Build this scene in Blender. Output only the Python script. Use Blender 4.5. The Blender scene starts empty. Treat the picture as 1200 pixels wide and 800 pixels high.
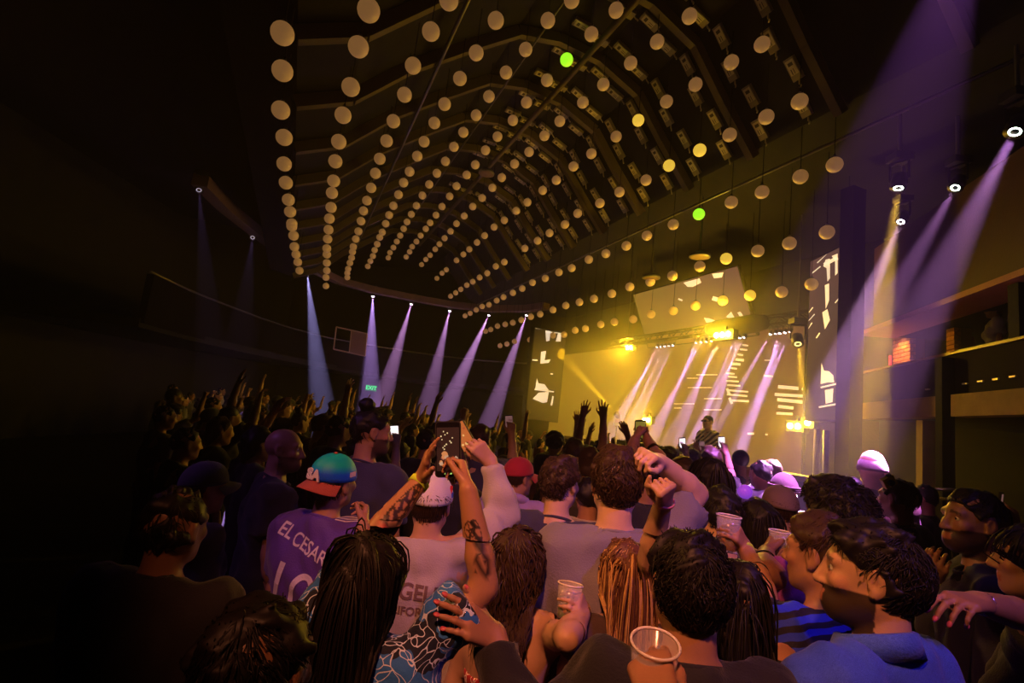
import bpy, bmesh, math, random
import numpy as np
from mathutils import Vector, Matrix
from mathutils.bvhtree import BVHTree

random.seed(7)
rng = np.random.default_rng(7)
scene = bpy.context.scene
COL = scene.collection

# ---------------------------------------------------------------- camera
FPX = 600.0                                  # focal length in pixels of the 1200x800 frame
PITCH, ROLL = math.radians(8.006), math.radians(6.5)
CAM = np.array([0.0, 0.0, 1.95])
_f = np.array([0, math.cos(PITCH), math.sin(PITCH)])
_u0 = np.array([0, -math.sin(PITCH), math.cos(PITCH)])
_r0 = np.array([1.0, 0, 0])
CR = _r0 * math.cos(ROLL) + _u0 * math.sin(ROLL)
CU = -_r0 * math.sin(ROLL) + _u0 * math.cos(ROLL)
CF = _f
cam_data = bpy.data.cameras.new('camera')
cam_data.sensor_width = 36.0
cam_data.lens = FPX / 1200 * 36
cam_data.clip_start = 0.05
cam_data.clip_end = 200
cam = bpy.data.objects.new('camera', cam_data)
COL.objects.link(cam)
M = Matrix(((CR[0], CU[0], -CF[0], CAM[0]), (CR[1], CU[1], -CF[1], CAM[1]), (CR[2], CU[2], -CF[2], CAM[2]), (0, 0, 0, 1)))
cam.matrix_world = M
scene.camera = cam

# ---------------------------------------------------------------- world, exposure, renderer limits
world = bpy.data.worlds.new('club_dark')
scene.world = world
world.use_nodes = True
world.node_tree.nodes['Background'].inputs[0].default_value = (0.003, 0.002, 0.004, 1)
world.node_tree.nodes['Background'].inputs[1].default_value = 1.0
# stage smoke: thin through the hall, thicker over the stage
def world_haze(base, extra, c, half, soft):
    nt = world.node_tree
    v = nt.nodes.new('ShaderNodeVolumeScatter')
    geo = nt.nodes.new('ShaderNodeNewGeometry')
    mp = nt.nodes.new('ShaderNodeMapping'); mp.vector_type = 'TEXTURE'
    mp.inputs['Location'].default_value = c
    mp.inputs['Rotation'].default_value = (0, 0, math.radians(22.4136))
    mp.inputs['Scale'].default_value = half
    nt.links.new(geo.outputs['Position'], mp.inputs[0])
    ln = nt.nodes.new('ShaderNodeVectorMath'); ln.operation = 'LENGTH'
    nt.links.new(mp.outputs[0], ln.inputs[0])
    mr = nt.nodes.new('ShaderNodeMapRange'); mr.interpolation_type = 'SMOOTHSTEP'
    mr.inputs['From Min'].default_value = 1.0; mr.inputs['From Max'].default_value = soft
    mr.inputs['To Min'].default_value = base; mr.inputs['To Max'].default_value = base + extra
    nt.links.new(ln.outputs['Value'], mr.inputs[0])
    nt.links.new(mr.outputs[0], v.inputs['Density'])
    nt.links.new(v.outputs[0], nt.nodes['World Output'].inputs['Volume'])
world_haze(0.0032, 0.085, (4.2, 12.6, 2.8), (3.6, 8.5, 3.6), 0.55)
vs = scene.view_settings
vs.view_transform = 'Standard'
vs.look = 'None'
vs.exposure = 0.0
vs.gamma = 1.0
vs.use_curve_mapping = False
cy = scene.cycles
cy.max_bounces = 5
cy.diffuse_bounces = 2
cy.glossy_bounces = 2
cy.transmission_bounces = 5
cy.transparent_max_bounces = 6
cy.volume_bounces = 0
cy.volume_step_rate = 6.0
cy.sample_clamp_indirect = 4.0
cy.caustics_reflective = False
cy.caustics_refractive = False

# ---------------------------------------------------------------- places
ROWYAW = math.radians(-22.4136)              # the rows of globes and the stage front share this heading
DD = np.array([math.sin(ROWYAW), math.cos(ROWYAW), 0])
NN = np.array([math.cos(ROWYAW), -math.sin(ROWYAW), 0])

def ray(px, py):
    return CF + CR * (px - 600) / FPX - CU * (py - 400) / FPX

def at(px, py, depth):                        # point seen at a pixel, 'depth' metres along the view axis
    return CAM + ray(px, py) * depth

def atX(px, py, X):                           # the same on the plane parallel to the stage front, X metres out
    v = ray(px, py)
    return CAM + v * (X / (v @ NN))

def atZ(px, py, z):
    v = ray(px, py)
    return CAM + v * ((z - CAM[2]) / v[2])

def sx(s, X, z=0.0):
    return DD * s + NN * X + np.array([0, 0, z])

def project(p):
    q = np.asarray(p) - CAM
    z = q @ CF
    return 600 + FPX * (q @ CR) / z, 400 - FPX * (q @ CU) / z

# ---------------------------------------------------------------- materials
MATS = {}
def mat(name, col, rough=0.6, metal=0.0, emit=None, estr=0.0, var=0.12, vscale=8.0, bump=0.0, bscale=40.0,
        trans=0.0, ior=1.45, attr=None, spec=0.5, sheen=0.0, sss=0.0):
    if name in MATS:
        return MATS[name]
    m = bpy.data.materials.new(name)
    m.use_nodes = True
    nt = m.node_tree
    b = nt.nodes['Principled BSDF']
    b.inputs['Roughness'].default_value = rough
    b.inputs['Metallic'].default_value = metal
    b.inputs['IOR'].default_value = ior
    b.inputs['Specular IOR Level'].default_value = spec
    b.inputs['Transmission Weight'].default_value = trans
    b.inputs['Sheen Weight'].default_value = sheen
    if sss:
        b.inputs['Subsurface Weight'].default_value = sss
        b.inputs['Subsurface Scale'].default_value = 0.01
    tc = nt.nodes.new('ShaderNodeTexCoord')
    no = nt.nodes.new('ShaderNodeTexNoise')
    no.inputs['Scale'].default_value = vscale
    no.inputs['Detail'].default_value = 4
    nt.links.new(tc.outputs['Object'], no.inputs['Vector'])
    mr = nt.nodes.new('ShaderNodeMapRange')
    mr.inputs['To Min'].default_value = 1 - var
    mr.inputs['To Max'].default_value = 1 + var
    nt.links.new(no.outputs['Fac'], mr.inputs['Value'])
    mx = nt.nodes.new('ShaderNodeMix')
    mx.data_type = 'RGBA'
    mx.blend_type = 'MULTIPLY'
    mx.inputs[0].default_value = 1.0
    mx.inputs[6].default_value = (*col, 1)
    if attr:
        at_ = nt.nodes.new('ShaderNodeAttribute')
        at_.attribute_name = attr
        nt.links.new(at_.outputs['Color'], mx.inputs[6])
    cmb = nt.nodes.new('ShaderNodeCombineColor')
    for i in range(3):
        nt.links.new(mr.outputs[0], cmb.inputs[i])
    nt.links.new(cmb.outputs[0], mx.inputs[7])
    nt.links.new(mx.outputs[2], b.inputs['Base Color'])
    if emit:
        b.inputs['Emission Color'].default_value = (*emit, 1)
        b.inputs['Emission Strength'].default_value = estr
    if bump:
        n2 = nt.nodes.new('ShaderNodeTexNoise')
        n2.inputs['Scale'].default_value = bscale
        n2.inputs['Detail'].default_value = 3
        nt.links.new(tc.outputs['Object'], n2.inputs['Vector'])
        bp = nt.nodes.new('ShaderNodeBump')
        bp.inputs['Strength'].default_value = bump
        bp.inputs['Distance'].default_value = 0.01
        nt.links.new(n2.outputs['Fac'], bp.inputs['Height'])
        nt.links.new(bp.outputs[0], b.inputs['Normal'])
    MATS[name] = m
    return m

# ---------------------------------------------------------------- mesh building
class MB:
    """collects shapes into one mesh"""
    def __init__(self):
        self.v, self.f = [], []
    def add(self, vs_, fs_):
        o = len(self.v)
        self.v += [tuple(map(float, p)) for p in vs_]
        self.f += [tuple(i + o for i in f) for f in fs_]
        return self
    def box(self, c, size, R=None):
        c = np.asarray(c, float)
        h = np.asarray(size, float) / 2
        P = []
        for sxx in (-1, 1):
            for sy in (-1, 1):
                for sz in (-1, 1):
                    p = h * (sxx, sy, sz)
                    if R is not None:
                        p = R @ p
                    P.append(c + p)
        return self.add(P, [(0, 1, 3, 2), (4, 6, 7, 5), (0, 4, 5, 1), (2, 3, 7, 6), (0, 2, 6, 4), (1, 5, 7, 3)])
    def bar(self, a, b, w, h, up=(0, 0, 1)):
        a, b = np.asarray(a, float), np.asarray(b, float)
        return self.box((a + b) / 2, (np.linalg.norm(b - a), w, h), frame(b - a, up))
    def tube(self, pts, r, n=8, cap=True):
        pts = [np.asarray(p, float) for p in pts]
        rs = r if hasattr(r, '__len__') else [r] * len(pts)
        rings = []
        up = np.array([0.13, 0.2, 1.0])
        for i, p in enumerate(pts):
            t = pts[min(i + 1, len(pts) - 1)] - pts[max(i - 1, 0)]
            t = t / (np.linalg.norm(t) + 1e-9)
            a = np.cross(up, t)
            if np.linalg.norm(a) < 1e-3:
                a = np.cross((1, 0.1, 0), t)
            a /= np.linalg.norm(a)
            b = np.cross(t, a)
            rings.append([p + rs[i] * (math.cos(q) * a + math.sin(q) * b) for q in np.linspace(0, 2 * math.pi, n, endpoint=False)])
        V = [p for rg in rings for p in rg]
        F = []
        for i in range(len(rings) - 1):
            for k in range(n):
                F.append((i * n + k, i * n + (k + 1) % n, (i + 1) * n + (k + 1) % n, (i + 1) * n + k))
        if cap:
            F.append(tuple(range(n - 1, -1, -1)))
            F.append(tuple((len(rings) - 1) * n + k for k in range(n)))
        return self.add(V, F)
    def lathe(self, prof, n=16, c=(0, 0, 0), R=None, closed=True):
        V, F = [], []
        for (r, z) in prof:
            for k in range(n):
                a = 2 * math.pi * k / n
                p = np.array([r * math.cos(a), r * math.sin(a), z])
                if R is not None:
                    p = R @ p
                V.append(p + np.asarray(c))
        for i in range(len(prof) - 1):
            for k in range(n):
                F.append((i * n + k, i * n + (k + 1) % n, (i + 1) * n + (k + 1) % n, (i + 1) * n + k))
        if closed:
            F.append(tuple(range(n - 1, -1, -1)))
            F.append(tuple((len(prof) - 1) * n + k for k in range(n)))
        return self.add(V, F)
    def prism(self, poly, nrm, depth):
        """a polygon of 3-D points thickened along -nrm"""
        P = [np.asarray(p, float) for p in poly]
        nrm = np.asarray(nrm, float)
        n = len(P)
        V = P + [p - nrm * depth for p in P]
        F = [tuple(range(n)), tuple(range(2 * n - 1, n - 1, -1))]
        for i in range(n):
            F.append((i, i + n, (i + 1) % n + n, (i + 1) % n))
        return self.add(V, F)
    def mesh(self, name, smooth=False):
        me = bpy.data.meshes.new(name)
        me.from_pydata(self.v, [], self.f)
        if smooth:
            me.polygons.foreach_set('use_smooth', [True] * len(me.polygons))
        me.validate()
        bm = bmesh.new(); bm.from_mesh(me)
        bmesh.ops.recalc_face_normals(bm, faces=bm.faces)
        bm.to_mesh(me); bm.free()
        return me
    def build(self, name, m, parent=None, smooth=False, origin=None):
        if origin is not None:
            o_ = np.asarray(origin, float)
            self.v = [tuple(np.asarray(p) - o_) for p in self.v]
        ob = obj(name, self.mesh(name, smooth), m, parent)
        if origin is not None:
            ob.location = tuple(o_)
        return ob

def frame(x, up=(0, 0, 1)):
    """matrix whose columns are x, y, z axes with the x axis along the given direction"""
    x = np.asarray(x, float); x = x / np.linalg.norm(x)
    up = np.asarray(up, float)
    if abs(x @ up) / np.linalg.norm(up) > 0.999:
        up = np.array([1.0, 0, 0])
    y = np.cross(up, x); y /= np.linalg.norm(y)
    z = np.cross(x, y)
    return np.stack([x, y, z], 1)

def frame_z(zv, hint=(1, 0, 0)):
    z = np.asarray(zv, float); z = z / np.linalg.norm(z)
    h = np.asarray(hint, float)
    if abs(h @ z) > 0.98:
        h = np.array([0, 1.0, 0])
    y = np.cross(z, h); y /= np.linalg.norm(y)
    x = np.cross(y, z)
    return np.stack([x, y, z], 1)

def obj(name, me, m=None, parent=None):
    o = bpy.data.objects.new(name, me)
    COL.objects.link(o)
    if m is not None:
        ms = m if isinstance(m, (list, tuple)) else [m]
        if len(me.materials) == 0:
            for q in ms:
                me.materials.append(q)
        else:
            for i, q in enumerate(ms):
                o.material_slots[i].link = 'OBJECT'
                o.material_slots[i].material = q
    if parent is not None:
        o.parent = parent
    return o

def tag(o, label=None, cat=None, group=None, kind=None):
    if label: o['label'] = label
    if cat: o['category'] = cat
    if group: o['group'] = group
    if kind: o['kind'] = kind
    return o

def empty(name, loc, R=None):
    e = bpy.data.objects.new(name, None)
    e.empty_display_size = 0.1
    COL.objects.link(e)
    if R is None:
        e.location = tuple(map(float, loc))
    else:
        m = Matrix([list(R[i]) + [float(loc[i])] for i in range(3)] + [[0, 0, 0, 1]])
        e.matrix_world = m
    return e

def spot(name, loc, target, power, col, size_deg, blend=0.3, r=0.05, parent=None):
    L = bpy.data.lights.new(name, 'SPOT')
    L.energy = power
    L.color = col
    L.spot_size = math.radians(size_deg)
    L.spot_blend = blend
    L.shadow_soft_size = r
    o = bpy.data.objects.new(name, L)
    COL.objects.link(o)
    d = np.asarray(target, float) - np.asarray(loc, float)
    R = frame_z(-d)
    o.matrix_world = Matrix([list(R[i]) + [float(loc[i])] for i in range(3)] + [[0, 0, 0, 1]])
    if parent:
        bpy.context.view_layer.update()
        mw = o.matrix_world.copy(); o.parent = parent; o.matrix_world = mw
    return o

def point(name, loc, power, col, r=0.1, parent=None):
    L = bpy.data.lights.new(name, 'POINT')
    L.energy = power; L.color = col; L.shadow_soft_size = r
    o = bpy.data.objects.new(name, L)
    COL.objects.link(o)
    o.location = tuple(map(float, loc))
    return o

# ================================================================ SETTING
STEP = 0.75                                   # spacing of the globes along a row, metres
# row: (offset across, height above the lens, globes seen in the photograph), in units of STEP
ROWS = {
    1: (-0.791, 4.443, [(331, 39), (331, 83), (329, 129), (333, 161), (333, 192), (335, 214), (338, 234), (340, 248), (342, 262), (342, 265), (344, 276), (345, 289), (347, 298), (349, 307), (351, 317)]),
    2: (0.164, 4.892, [(432, 12), (420, 55), (411, 102), (402, 135), (397, 166), (393, 189), (391, 212), (389, 226), (388, 243), (386, 256), (385, 269), (384, 280), (383, 291), (383, 298), (383, 308), (383, 317), (382, 325), (382, 335)]),
    3: (1.198, 5.967, [(526, 0), (505, 37), (484, 77), (474, 111), (461, 142), (453, 165), (445, 186), (440, 203), (435, 220), (430, 235), (426, 247), (423, 259), (420, 271), (417, 280), (414, 289), (413, 295), (412, 302), (410, 308), (408, 315), (407, 320), (407, 325)]),
    4: (2.265, 6.832, [(581, 24), (558, 62), (539, 92), (521, 122), (509, 144), (497, 166), (489, 183), (480, 201), (473, 214), (467, 228), (461, 241), (456, 252), (452, 262), (448, 272), (445, 278), (442, 286), (439, 293), (437, 300), (434, 306), (431, 312)]),
    5: (3.430, 7.730, [(670, 0), (642, 24), (616, 58), (593, 85), (573, 113), (558, 135), (543, 155), (532, 172), (522, 189), (512, 203), (503, 216), (495, 229), (488, 241), (482, 251), (477, 260), (473, 268), (469, 276), (465, 283), (461, 290), (457, 296), (455, 302)]),
    6: (4.452, 7.971, [(722, 12), (693, 40), (664, 70), (641, 94), (617, 120), (601, 141), (583, 160), (569, 176), (557, 193), (547, 205), (535, 218), (527, 230), (518, 242), (511, 252), (504, 261), (499, 268), (493, 276), (488, 283), (483, 289), (480, 295), (476, 301)]),
    7: (5.583, 7.906, [(808, 19), (770, 49), (739, 74), (707, 99), (683, 120), (656, 142), (638, 159), (620, 178), (603, 192), (588, 208), (577, 220), (565, 232), (554, 242), (544, 253), (535, 262), (528, 271), (521, 279), (515, 286), (510, 292), (504, 299), (499, 304), (494, 310)]),
    8: (6.770, 7.431, [(893, 52), (857, 73), (815, 99), (781, 119), (748, 141), (722, 160), (693, 180), (672, 195), (652, 211), (636, 223), (618, 237), (605, 247), (591, 258), (579, 266), (568, 276), (559, 284), (550, 292), (543, 298), (535, 305), (523, 316), (518, 320), (512, 326)]),
    9: (7.628, 6.424, [(937, 119), (898, 137), (855, 158), (820, 176), (784, 194), (757, 211), (726, 225), (703, 238), (677, 250), (662, 263), (644, 273), (630, 282), (615, 291), (591, 307), (581, 312), (571, 320), (562, 325), (554, 330), (547, 334), (540, 339), (534, 343), (528, 347)]),
    10: (8.590, 5.397, [(978, 193), (938, 207), (893, 225), (857, 237), (819, 251), (789, 263), (758, 276), (734, 288), (710, 297), (690, 304), (670, 314), (655, 319), (639, 326), (624, 331), (612, 338), (601, 343), (590, 348), (582, 352), (573, 357), (565, 359), (558, 363), (551, 367), (545, 370)]),
    11: (9.438, 4.419, [(969, 272), (925, 285), (888, 294), (851, 303), (820, 312), (788, 323), (762, 330), (738, 336), (717, 344), (696, 350), (679, 354), (663, 358), (648, 363), (633, 368), (622, 371), (611, 375), (601, 378), (592, 380), (583, 382), (575, 386), (569, 388)]),
    12: (10.706, 3.801, [(993, 326), (951, 333), (916, 342), (879, 346), (847, 352), (815, 358), (789, 364), (763, 368), (742, 374), (720, 377), (704, 380), (686, 385), (674, 387), (661, 392), (648, 393), (632, 396), (621, 398), (603, 400), (594, 403), (586, 405)]),
}
for _k in list(ROWS):
    ROWS[_k] = (ROWS[_k][0] * STEP, ROWS[_k][1] * STEP + CAM[2], ROWS[_k][2])

BLK = mat('black_paint', (0.012, 0.011, 0.012), 0.8, spec=0.2, bump=0.3, bscale=20)
DARKW = mat('dark_wall', (0.012, 0.010, 0.012), 0.8, bump=0.3, bscale=12)
FLOORM = mat('dark_floor', (0.02, 0.018, 0.02), 0.35, bump=0.1)
STEEL = mat('grey_steel', (0.18, 0.17, 0.16), 0.4, 0.8)
BEAMM = mat('beam_brown', (0.11, 0.085, 0.055), 0.7, bump=0.2)
WOODM = mat('old_timber', (0.24, 0.13, 0.06), 0.75, var=0.35, vscale=5, bump=0.5, bscale=25)

tag(MB().add([(-14, -8, 0), (16, -8, 0), (16, 32, 0), (-14, 32, 0)], [(0, 1, 2, 3)]).build('floor', FLOORM), 'dark dance floor under the crowd', kind='structure')

def wall(name, pts, z0, z1, m=DARKW, t=0.2):
    mb = MB()
    for a, b in zip(pts[:-1], pts[1:]):
        a, b = np.array([*a, 0.0]), np.array([*b, 0.0])
        mb.bar(a + (0, 0, (z0 + z1) / 2), b + (0, 0, (z0 + z1) / 2), t, z1 - z0)
    return tag(mb.build(name, m), kind='structure')
wall('wall_left', [(-12, -7), (-12, 27)], 0, 9.5)
wall('wall_back', [(-12, 27), (3.2, 27)], 0, 9.5)
wall('wall_right', [(12.2, -7), (12.2, 4.0)], 0, 9.5)
wall('wall_rear', [(-12, -7), (12.2, -7)], 0, 9.5)
p0, p1 = sx(-3.0, 11.2), sx(26, 11.2)
wall('wall_stage', [p0[:2], p1[:2]], 0, 9.5, BLK)

# ---- vaulted ceiling that follows the wave of globes
prof = [(-13.0, 7.6), (-1.7, 7.4), (-1.45, 6.2)]
for k in range(1, 11):
    X, z, _ = ROWS[k]
    prof.append((X, z + 0.75))
prof += [(ROWS[10][0] + 0.5, ROWS[10][1] + 0.55), (11.3, ROWS[10][1] + 0.55)]
PX_ = np.array([p[0] for p in prof]); PZ_ = np.array([p[1] for p in prof])
def ceil_z(X): return float(np.interp(X, PX_, PZ_))
mb = MB()
V = []
for s in (-9.0, 20.4):
    V += [sx(s, X, z) for X, z in prof]
n = len(prof)
mb.add(V, [(i, i + 1, n + i + 1, n + i) for i in range(n - 1)])
mb.add([sx(20.4, -14, 9.0), sx(20.4, 11.3, 9.0), sx(32, 11.3, 9.0), sx(32, -14, 9.0)], [(0, 1, 2, 3)])
mb.add([sx(20.4, X, z) for X, z in prof] + [sx(20.4, X, 9.0) for X, z in prof], [(i, i + 1, n + i + 1, n + i) for i in range(n - 1)])
pe = [(X, z) for X, z in prof if 5.0 < X < 7.2] + [(8.3, ROWS[10][1] + 0.55)]
mb.add([sx(20.4, X, z) for X, z in pe] + [sx(21.3, X, z) for X, z in pe], [(i, i + 1, len(pe) + i + 1, len(pe) + i) for i in range(len(pe) - 1)])
CEIL = tag(mb.build('ceiling', BLK), kind='structure')

# joists that run across the vault, and two long runs of pipe along it
for i in range(12):
    s = 3.0 + i * 1.5
    mb = MB()
    ks = [1, 2, 3, 4, 5, 6, 7, 8, 9, 10]
    pts = [sx(s, ROWS[k][0], ceil_z(ROWS[k][0]) - 0.12) for k in ks]
    for a, b in zip(pts[:-1], pts[1:]):
        mb.bar(a, b, 0.12, 0.18)
    tag(mb.build('ceiling_joist', BEAMM), kind='structure')
for (X, dz, r) in ((ROWS[10][0] + 0.15, 0.35, 0.025), (ROWS[5][0] + 0.3, 0.3, 0.02), (ROWS[7][0] - 0.35, 0.33, 0.06), (ROWS[3][0] + 0.4, 0.3, 0.03)):
    z = ceil_z(X) - dz
    tag(MB().tube([sx(-3, X, z), sx(20.3, X, z)], r).build('ceiling_pipe', BEAMM if r > 0.05 else STEEL, smooth=True), kind='structure')

# ================================================================ GLOBES AND CEILING RIG
GLOBE_R = 0.108
def globe_mat(name, col, estr):
    return mat(name, (0.62, 0.50, 0.34), 0.45, emit=col, estr=estr, var=0.06)
GLOBE = globe_mat('frosted_globe', (1.0, 0.46, 0.14), 0.16)
GLOBE_Y = globe_mat('frosted_globe_yellow', (1.0, 0.62, 0.06), 0.75)
GLOBE_G = globe_mat('frosted_globe_green', (0.35, 1.0, 0.02), 1.0)
mb = MB()
prof_ = [(max(0.0, GLOBE_R * math.sin(a)), -GLOBE_R * math.cos(a)) for a in np.linspace(0.02, math.pi - 0.02, 15)]
gm = MB().lathe(prof_, 22).mesh('globe', True)
cm = MB().lathe([(0.004, 0.15), (0.016, 0.145), (0.028, 0.115), (0.032, 0.10), (0.032, 0.09)], 10).mesh('cap', True)
green = {(820, 251), (665, 70), (664, 70)}
def make_globe(p, m, label, group):
    e = empty('globe_lamp', p)
    tag(e, label, 'globe lamp', group)
    obj('globe', gm, m, e)
    obj('cap', cm, STEEL, e)
    X = float(p @ NN)
    L = max(0.12, ceil_z(X) - p[2] - 0.01 - 0.15)
    obj('cord', MB().tube([(0, 0, 0.15), (0, 0, 0.15 + L)], 0.006, 5).mesh('cord'), BLK, e)
    return e
LIT = {(851, 303), (784, 194), (748, 141), (847, 352), (879, 346), (820, 176)}
GC = []
for k, (X, z, pix) in ROWS.items():
    for (px, py) in pix:
        p = atZ(px, py, z) if k <= 8 else atX(px, py, X)
        if (px, py) == (819, 251) or (px, py) == (664, 70):
            make_globe(p, GLOBE_G, 'globe lamp glowing bright green in the ceiling array', 'green globes')
        elif (px, py) in LIT:
            make_globe(p, GLOBE_Y, 'globe lamp glowing bright yellow in the ceiling array', 'yellow globes')
        else:
            make_globe(p, GLOBE, 'dim amber frosted globe hanging on a cord in the ceiling array', 'amber globes of the ceiling array')
        GC.append(p)
# driver boxes screwed to the ceiling between the joists
boxm = MB().box((0, 0, 0), (0.34, 0.15, 0.06)).mesh('box')
platem = MB().box((-0.03, 0, -0.032), (0.22, 0.12, 0.004)).mesh('label_plate')
markm = MB().box((-0.08, 0.0, -0.035), (0.05, 0.07, 0.003)).box((0.03, 0.025, -0.035), (0.08, 0.012, 0.003)).box((0.03, -0.01, -0.035), (0.08, 0.008, 0.003)).mesh('print')
cabm = MB().tube([(0.17, 0, 0), (0.22, 0.01, -0.02), (0.25, -0.02, -0.06), (0.27, 0.02, -0.03)], 0.012, 5).mesh('cable', True)
BOXM = mat('driver_box', (0.34, 0.30, 0.24), 0.45, 0.1)
PLATE = mat('driver_label', (0.75, 0.68, 0.5), 0.5)
INK = mat('driver_print', (0.1, 0.08, 0.06), 0.6)
CABM = mat('cable_white', (0.6, 0.55, 0.45), 0.5)
def rowX(k):
    i = int(math.floor(k)); t = k - i
    a = ROWS[i]; b = ROWS[min(i + 1, 12)]
    return a[0] * (1 - t) + b[0] * t
for ki in range(8):
    k = 6.25 + ki * 0.5
    X = rowX(k)
    sl = (ceil_z(X + 0.1) - ceil_z(X - 0.1)) / 0.2
    ax = NN + np.array([0, 0, sl]); ax /= np.linalg.norm(ax)
    R = frame(ax)
    for j in range(14):
        s = 4.875 + j * STEP + (ki % 2) * 0.12 - 0.06
        p = sx(s, X, ceil_z(X)) - R[:, 2] * 0.05
        q = project(p)
        if not (500 < q[0] < 1050 and -40 < q[1] < 330):
            continue
        if math.hypot(q[0] - 570, q[1] - 203) < 22:
            continue
        e = empty('driver_box', p, R)
        tag(e, 'small metal driver box with pale label screwed under the ceiling', 'box', 'driver boxes under the ceiling')
        bx = obj('box', boxm, BOXM, e)
        pl = obj('label_plate', platem, PLATE, e)
        obj('print', markm, INK, pl)
        obj('cable', cabm, CABM, e)
# round ceiling speakers
DISCM = mat('speaker_disc', (0.16, 0.10, 0.06), 0.5)
for (px, py, X) in ((820, 300, rowX(10.6)), (763, 325, rowX(10.9)), (570, 203, rowX(6.3))):
    c = atX(px, py, X)
    e = empty('ceiling_speaker', c)
    tag(e, {820: 'round ceiling speaker above the tilted screen', 763: 'round ceiling speaker above the stage smoke', 570: 'round ceiling speaker among the globes under the vault'}[px], 'speaker')
    MB().lathe([(0.02, 0.08), (0.17, 0.06), (0.20, 0.02), (0.20, -0.015), (0.185, -0.025)], 24).build('housing', STEEL, e, True)
    MB().lathe([(0.0, -0.028), (0.1, -0.030), (0.17, -0.028), (0.18, -0.022)], 24).build('grille', DISCM, e, True)
    MB().tube([(0, 0, 0.08), (0, 0, ceil_z(X) - c[2] - 0.01)], 0.012, 6).build('hanger', STEEL, e)

# ---- moving-head spotlights
LENS = {}
def lens_mat(col, strength):
    key = (col, strength)
    if key not in LENS:
        LENS[key] = mat('lens_%d' % len(LENS), (0.8, 0.8, 0.8), 0.2, emit=col, estr=strength, var=0.02)
    return LENS[key]
FIX = mat('fixture_black', (0.03, 0.03, 0.032), 0.45)
def moving_head(loc, target, label, group, col, lens_col, power, size, scale=1.0, blend=0.25, lens_str=25, stem=0.35, lamp_r=0.03, hang=1):
    loc = np.asarray(loc, float); target = np.asarray(target, float)
    e = empty('moving_head_light', loc)
    tag(e, label, 'spotlight', group)
    d = (target - loc) / np.linalg.norm(target - loc)
    R = frame_z(d)
    s = scale
    MB().lathe([(0.05 * s, -0.2 * s), (0.09 * s, -0.18 * s), (0.1 * s, -0.05 * s), (0.085 * s, 0.0), (0.1 * s, 0.02 * s)], 14, R=R).build('head', FIX, e, True)
    MB().lathe([(0.0, 0.012 * s), (0.05 * s, 0.022 * s), (0.082 * s, 0.012 * s)], 16, R=R).build('lens', lens_mat(lens_col, lens_str), e, True)
    h = hang
    ya = np.cross(d, (0, 0, 1.0)); ya /= np.linalg.norm(ya) + 1e-6
    c = -d * 0.1 * s
    top = np.array([0, 0, 0.26 * s * h]) + c
    MB().bar(c + ya * 0.115 * s, top + ya * 0.115 * s, 0.03 * s, 0.02 * s, ya).bar(c - ya * 0.115 * s, top - ya * 0.115 * s, 0.03 * s, 0.02 * s, ya).bar(top - ya * 0.12 * s, top + ya * 0.12 * s, 0.05 * s, 0.03 * s).build('yoke', FIX, e)
    MB().box(top + (0, 0, 0.07 * s * h), (0.24 * s, 0.2 * s, 0.1 * s)).build('base', FIX, e)
    if stem:
        MB().tube([top + (0, 0, 0.12 * s * h), top + (0, 0, (0.12 * s + stem) * h)], 0.02, 6).build('clamp', STEEL, e)
    spot('beam', loc + d * 0.03 * s, target, power, col, size, blend, lamp_r)
    return e

# ================================================================ STAGE
STX = 6.5
tag(MB().prism([sx(3.6, STX + 0.35, 0.6), sx(20, STX + 0.35, 0.6), sx(20, 11.1, 0.6), sx(3.6, 11.1, 0.6)], (0, 0, 1), 0.6).build('stage_deck', mat('stage_black', (0.05, 0.04, 0.035), 0.5, bump=0.2)), kind='structure')
# long counter along the stage front with a pale lip
e = tag(empty('dj_counter', sx(8, STX, 0)), 'long black counter with a pale lip along the stage front', 'counter')
PALE = mat('counter_lip', (0.85, 0.72, 0.55), 0.45)
def loc(o_, *pts): return [np.asarray(p) - np.asarray(o_) for p in pts]
o8 = sx(8, STX, 0)
R8 = np.stack([DD, -NN, np.array([0, 0, 1.0])], 1)
for i in range(7):
    MB().box(sx(5.2 + i * 1.05, STX + 0.03, 0.75) - o8, (1.03, 0.06, 1.5), R8).build('front_panel', mat('counter_front', (0.10, 0.075, 0.04), 0.5), e)
MB().box(sx(8.35, STX + 0.2, 1.53) - o8, (7.5, 0.5, 0.06), R8).build('top', mat('counter_top', (0.16, 0.12, 0.08), 0.4), e)
MB().box(sx(8.35, STX - 0.06, 1.53) - o8, (7.5, 0.05, 0.075), R8).build('lip', PALE, e)
# DJ mixer gear on the counter
for i, s in enumerate((7.9, 8.5, 9.2)):
    g = tag(empty('dj_deck', sx(s, STX + 0.22, 1.563), R8), ['flat black media player beside the performer on the counter', 'black mixer with knobs on the counter', 'black media player at the far end of the counter'][i], 'dj deck')
    MB().box((0, 0, 0.05), (0.32, 0.36, 0.1)).build('body', FIX, g)
    MB().lathe([(0.0, 0.125), (0.09, 0.122), (0.1, 0.1)], 18).build('platter', STEEL, g, True)
    for q in range(4):
        MB().lathe([(0.012, 0.1), (0.012, 0.12), (0.0, 0.125)], 8, c=(-0.12 + q * 0.08, 0.14, 0)).build('knob', STEEL, g)

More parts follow.
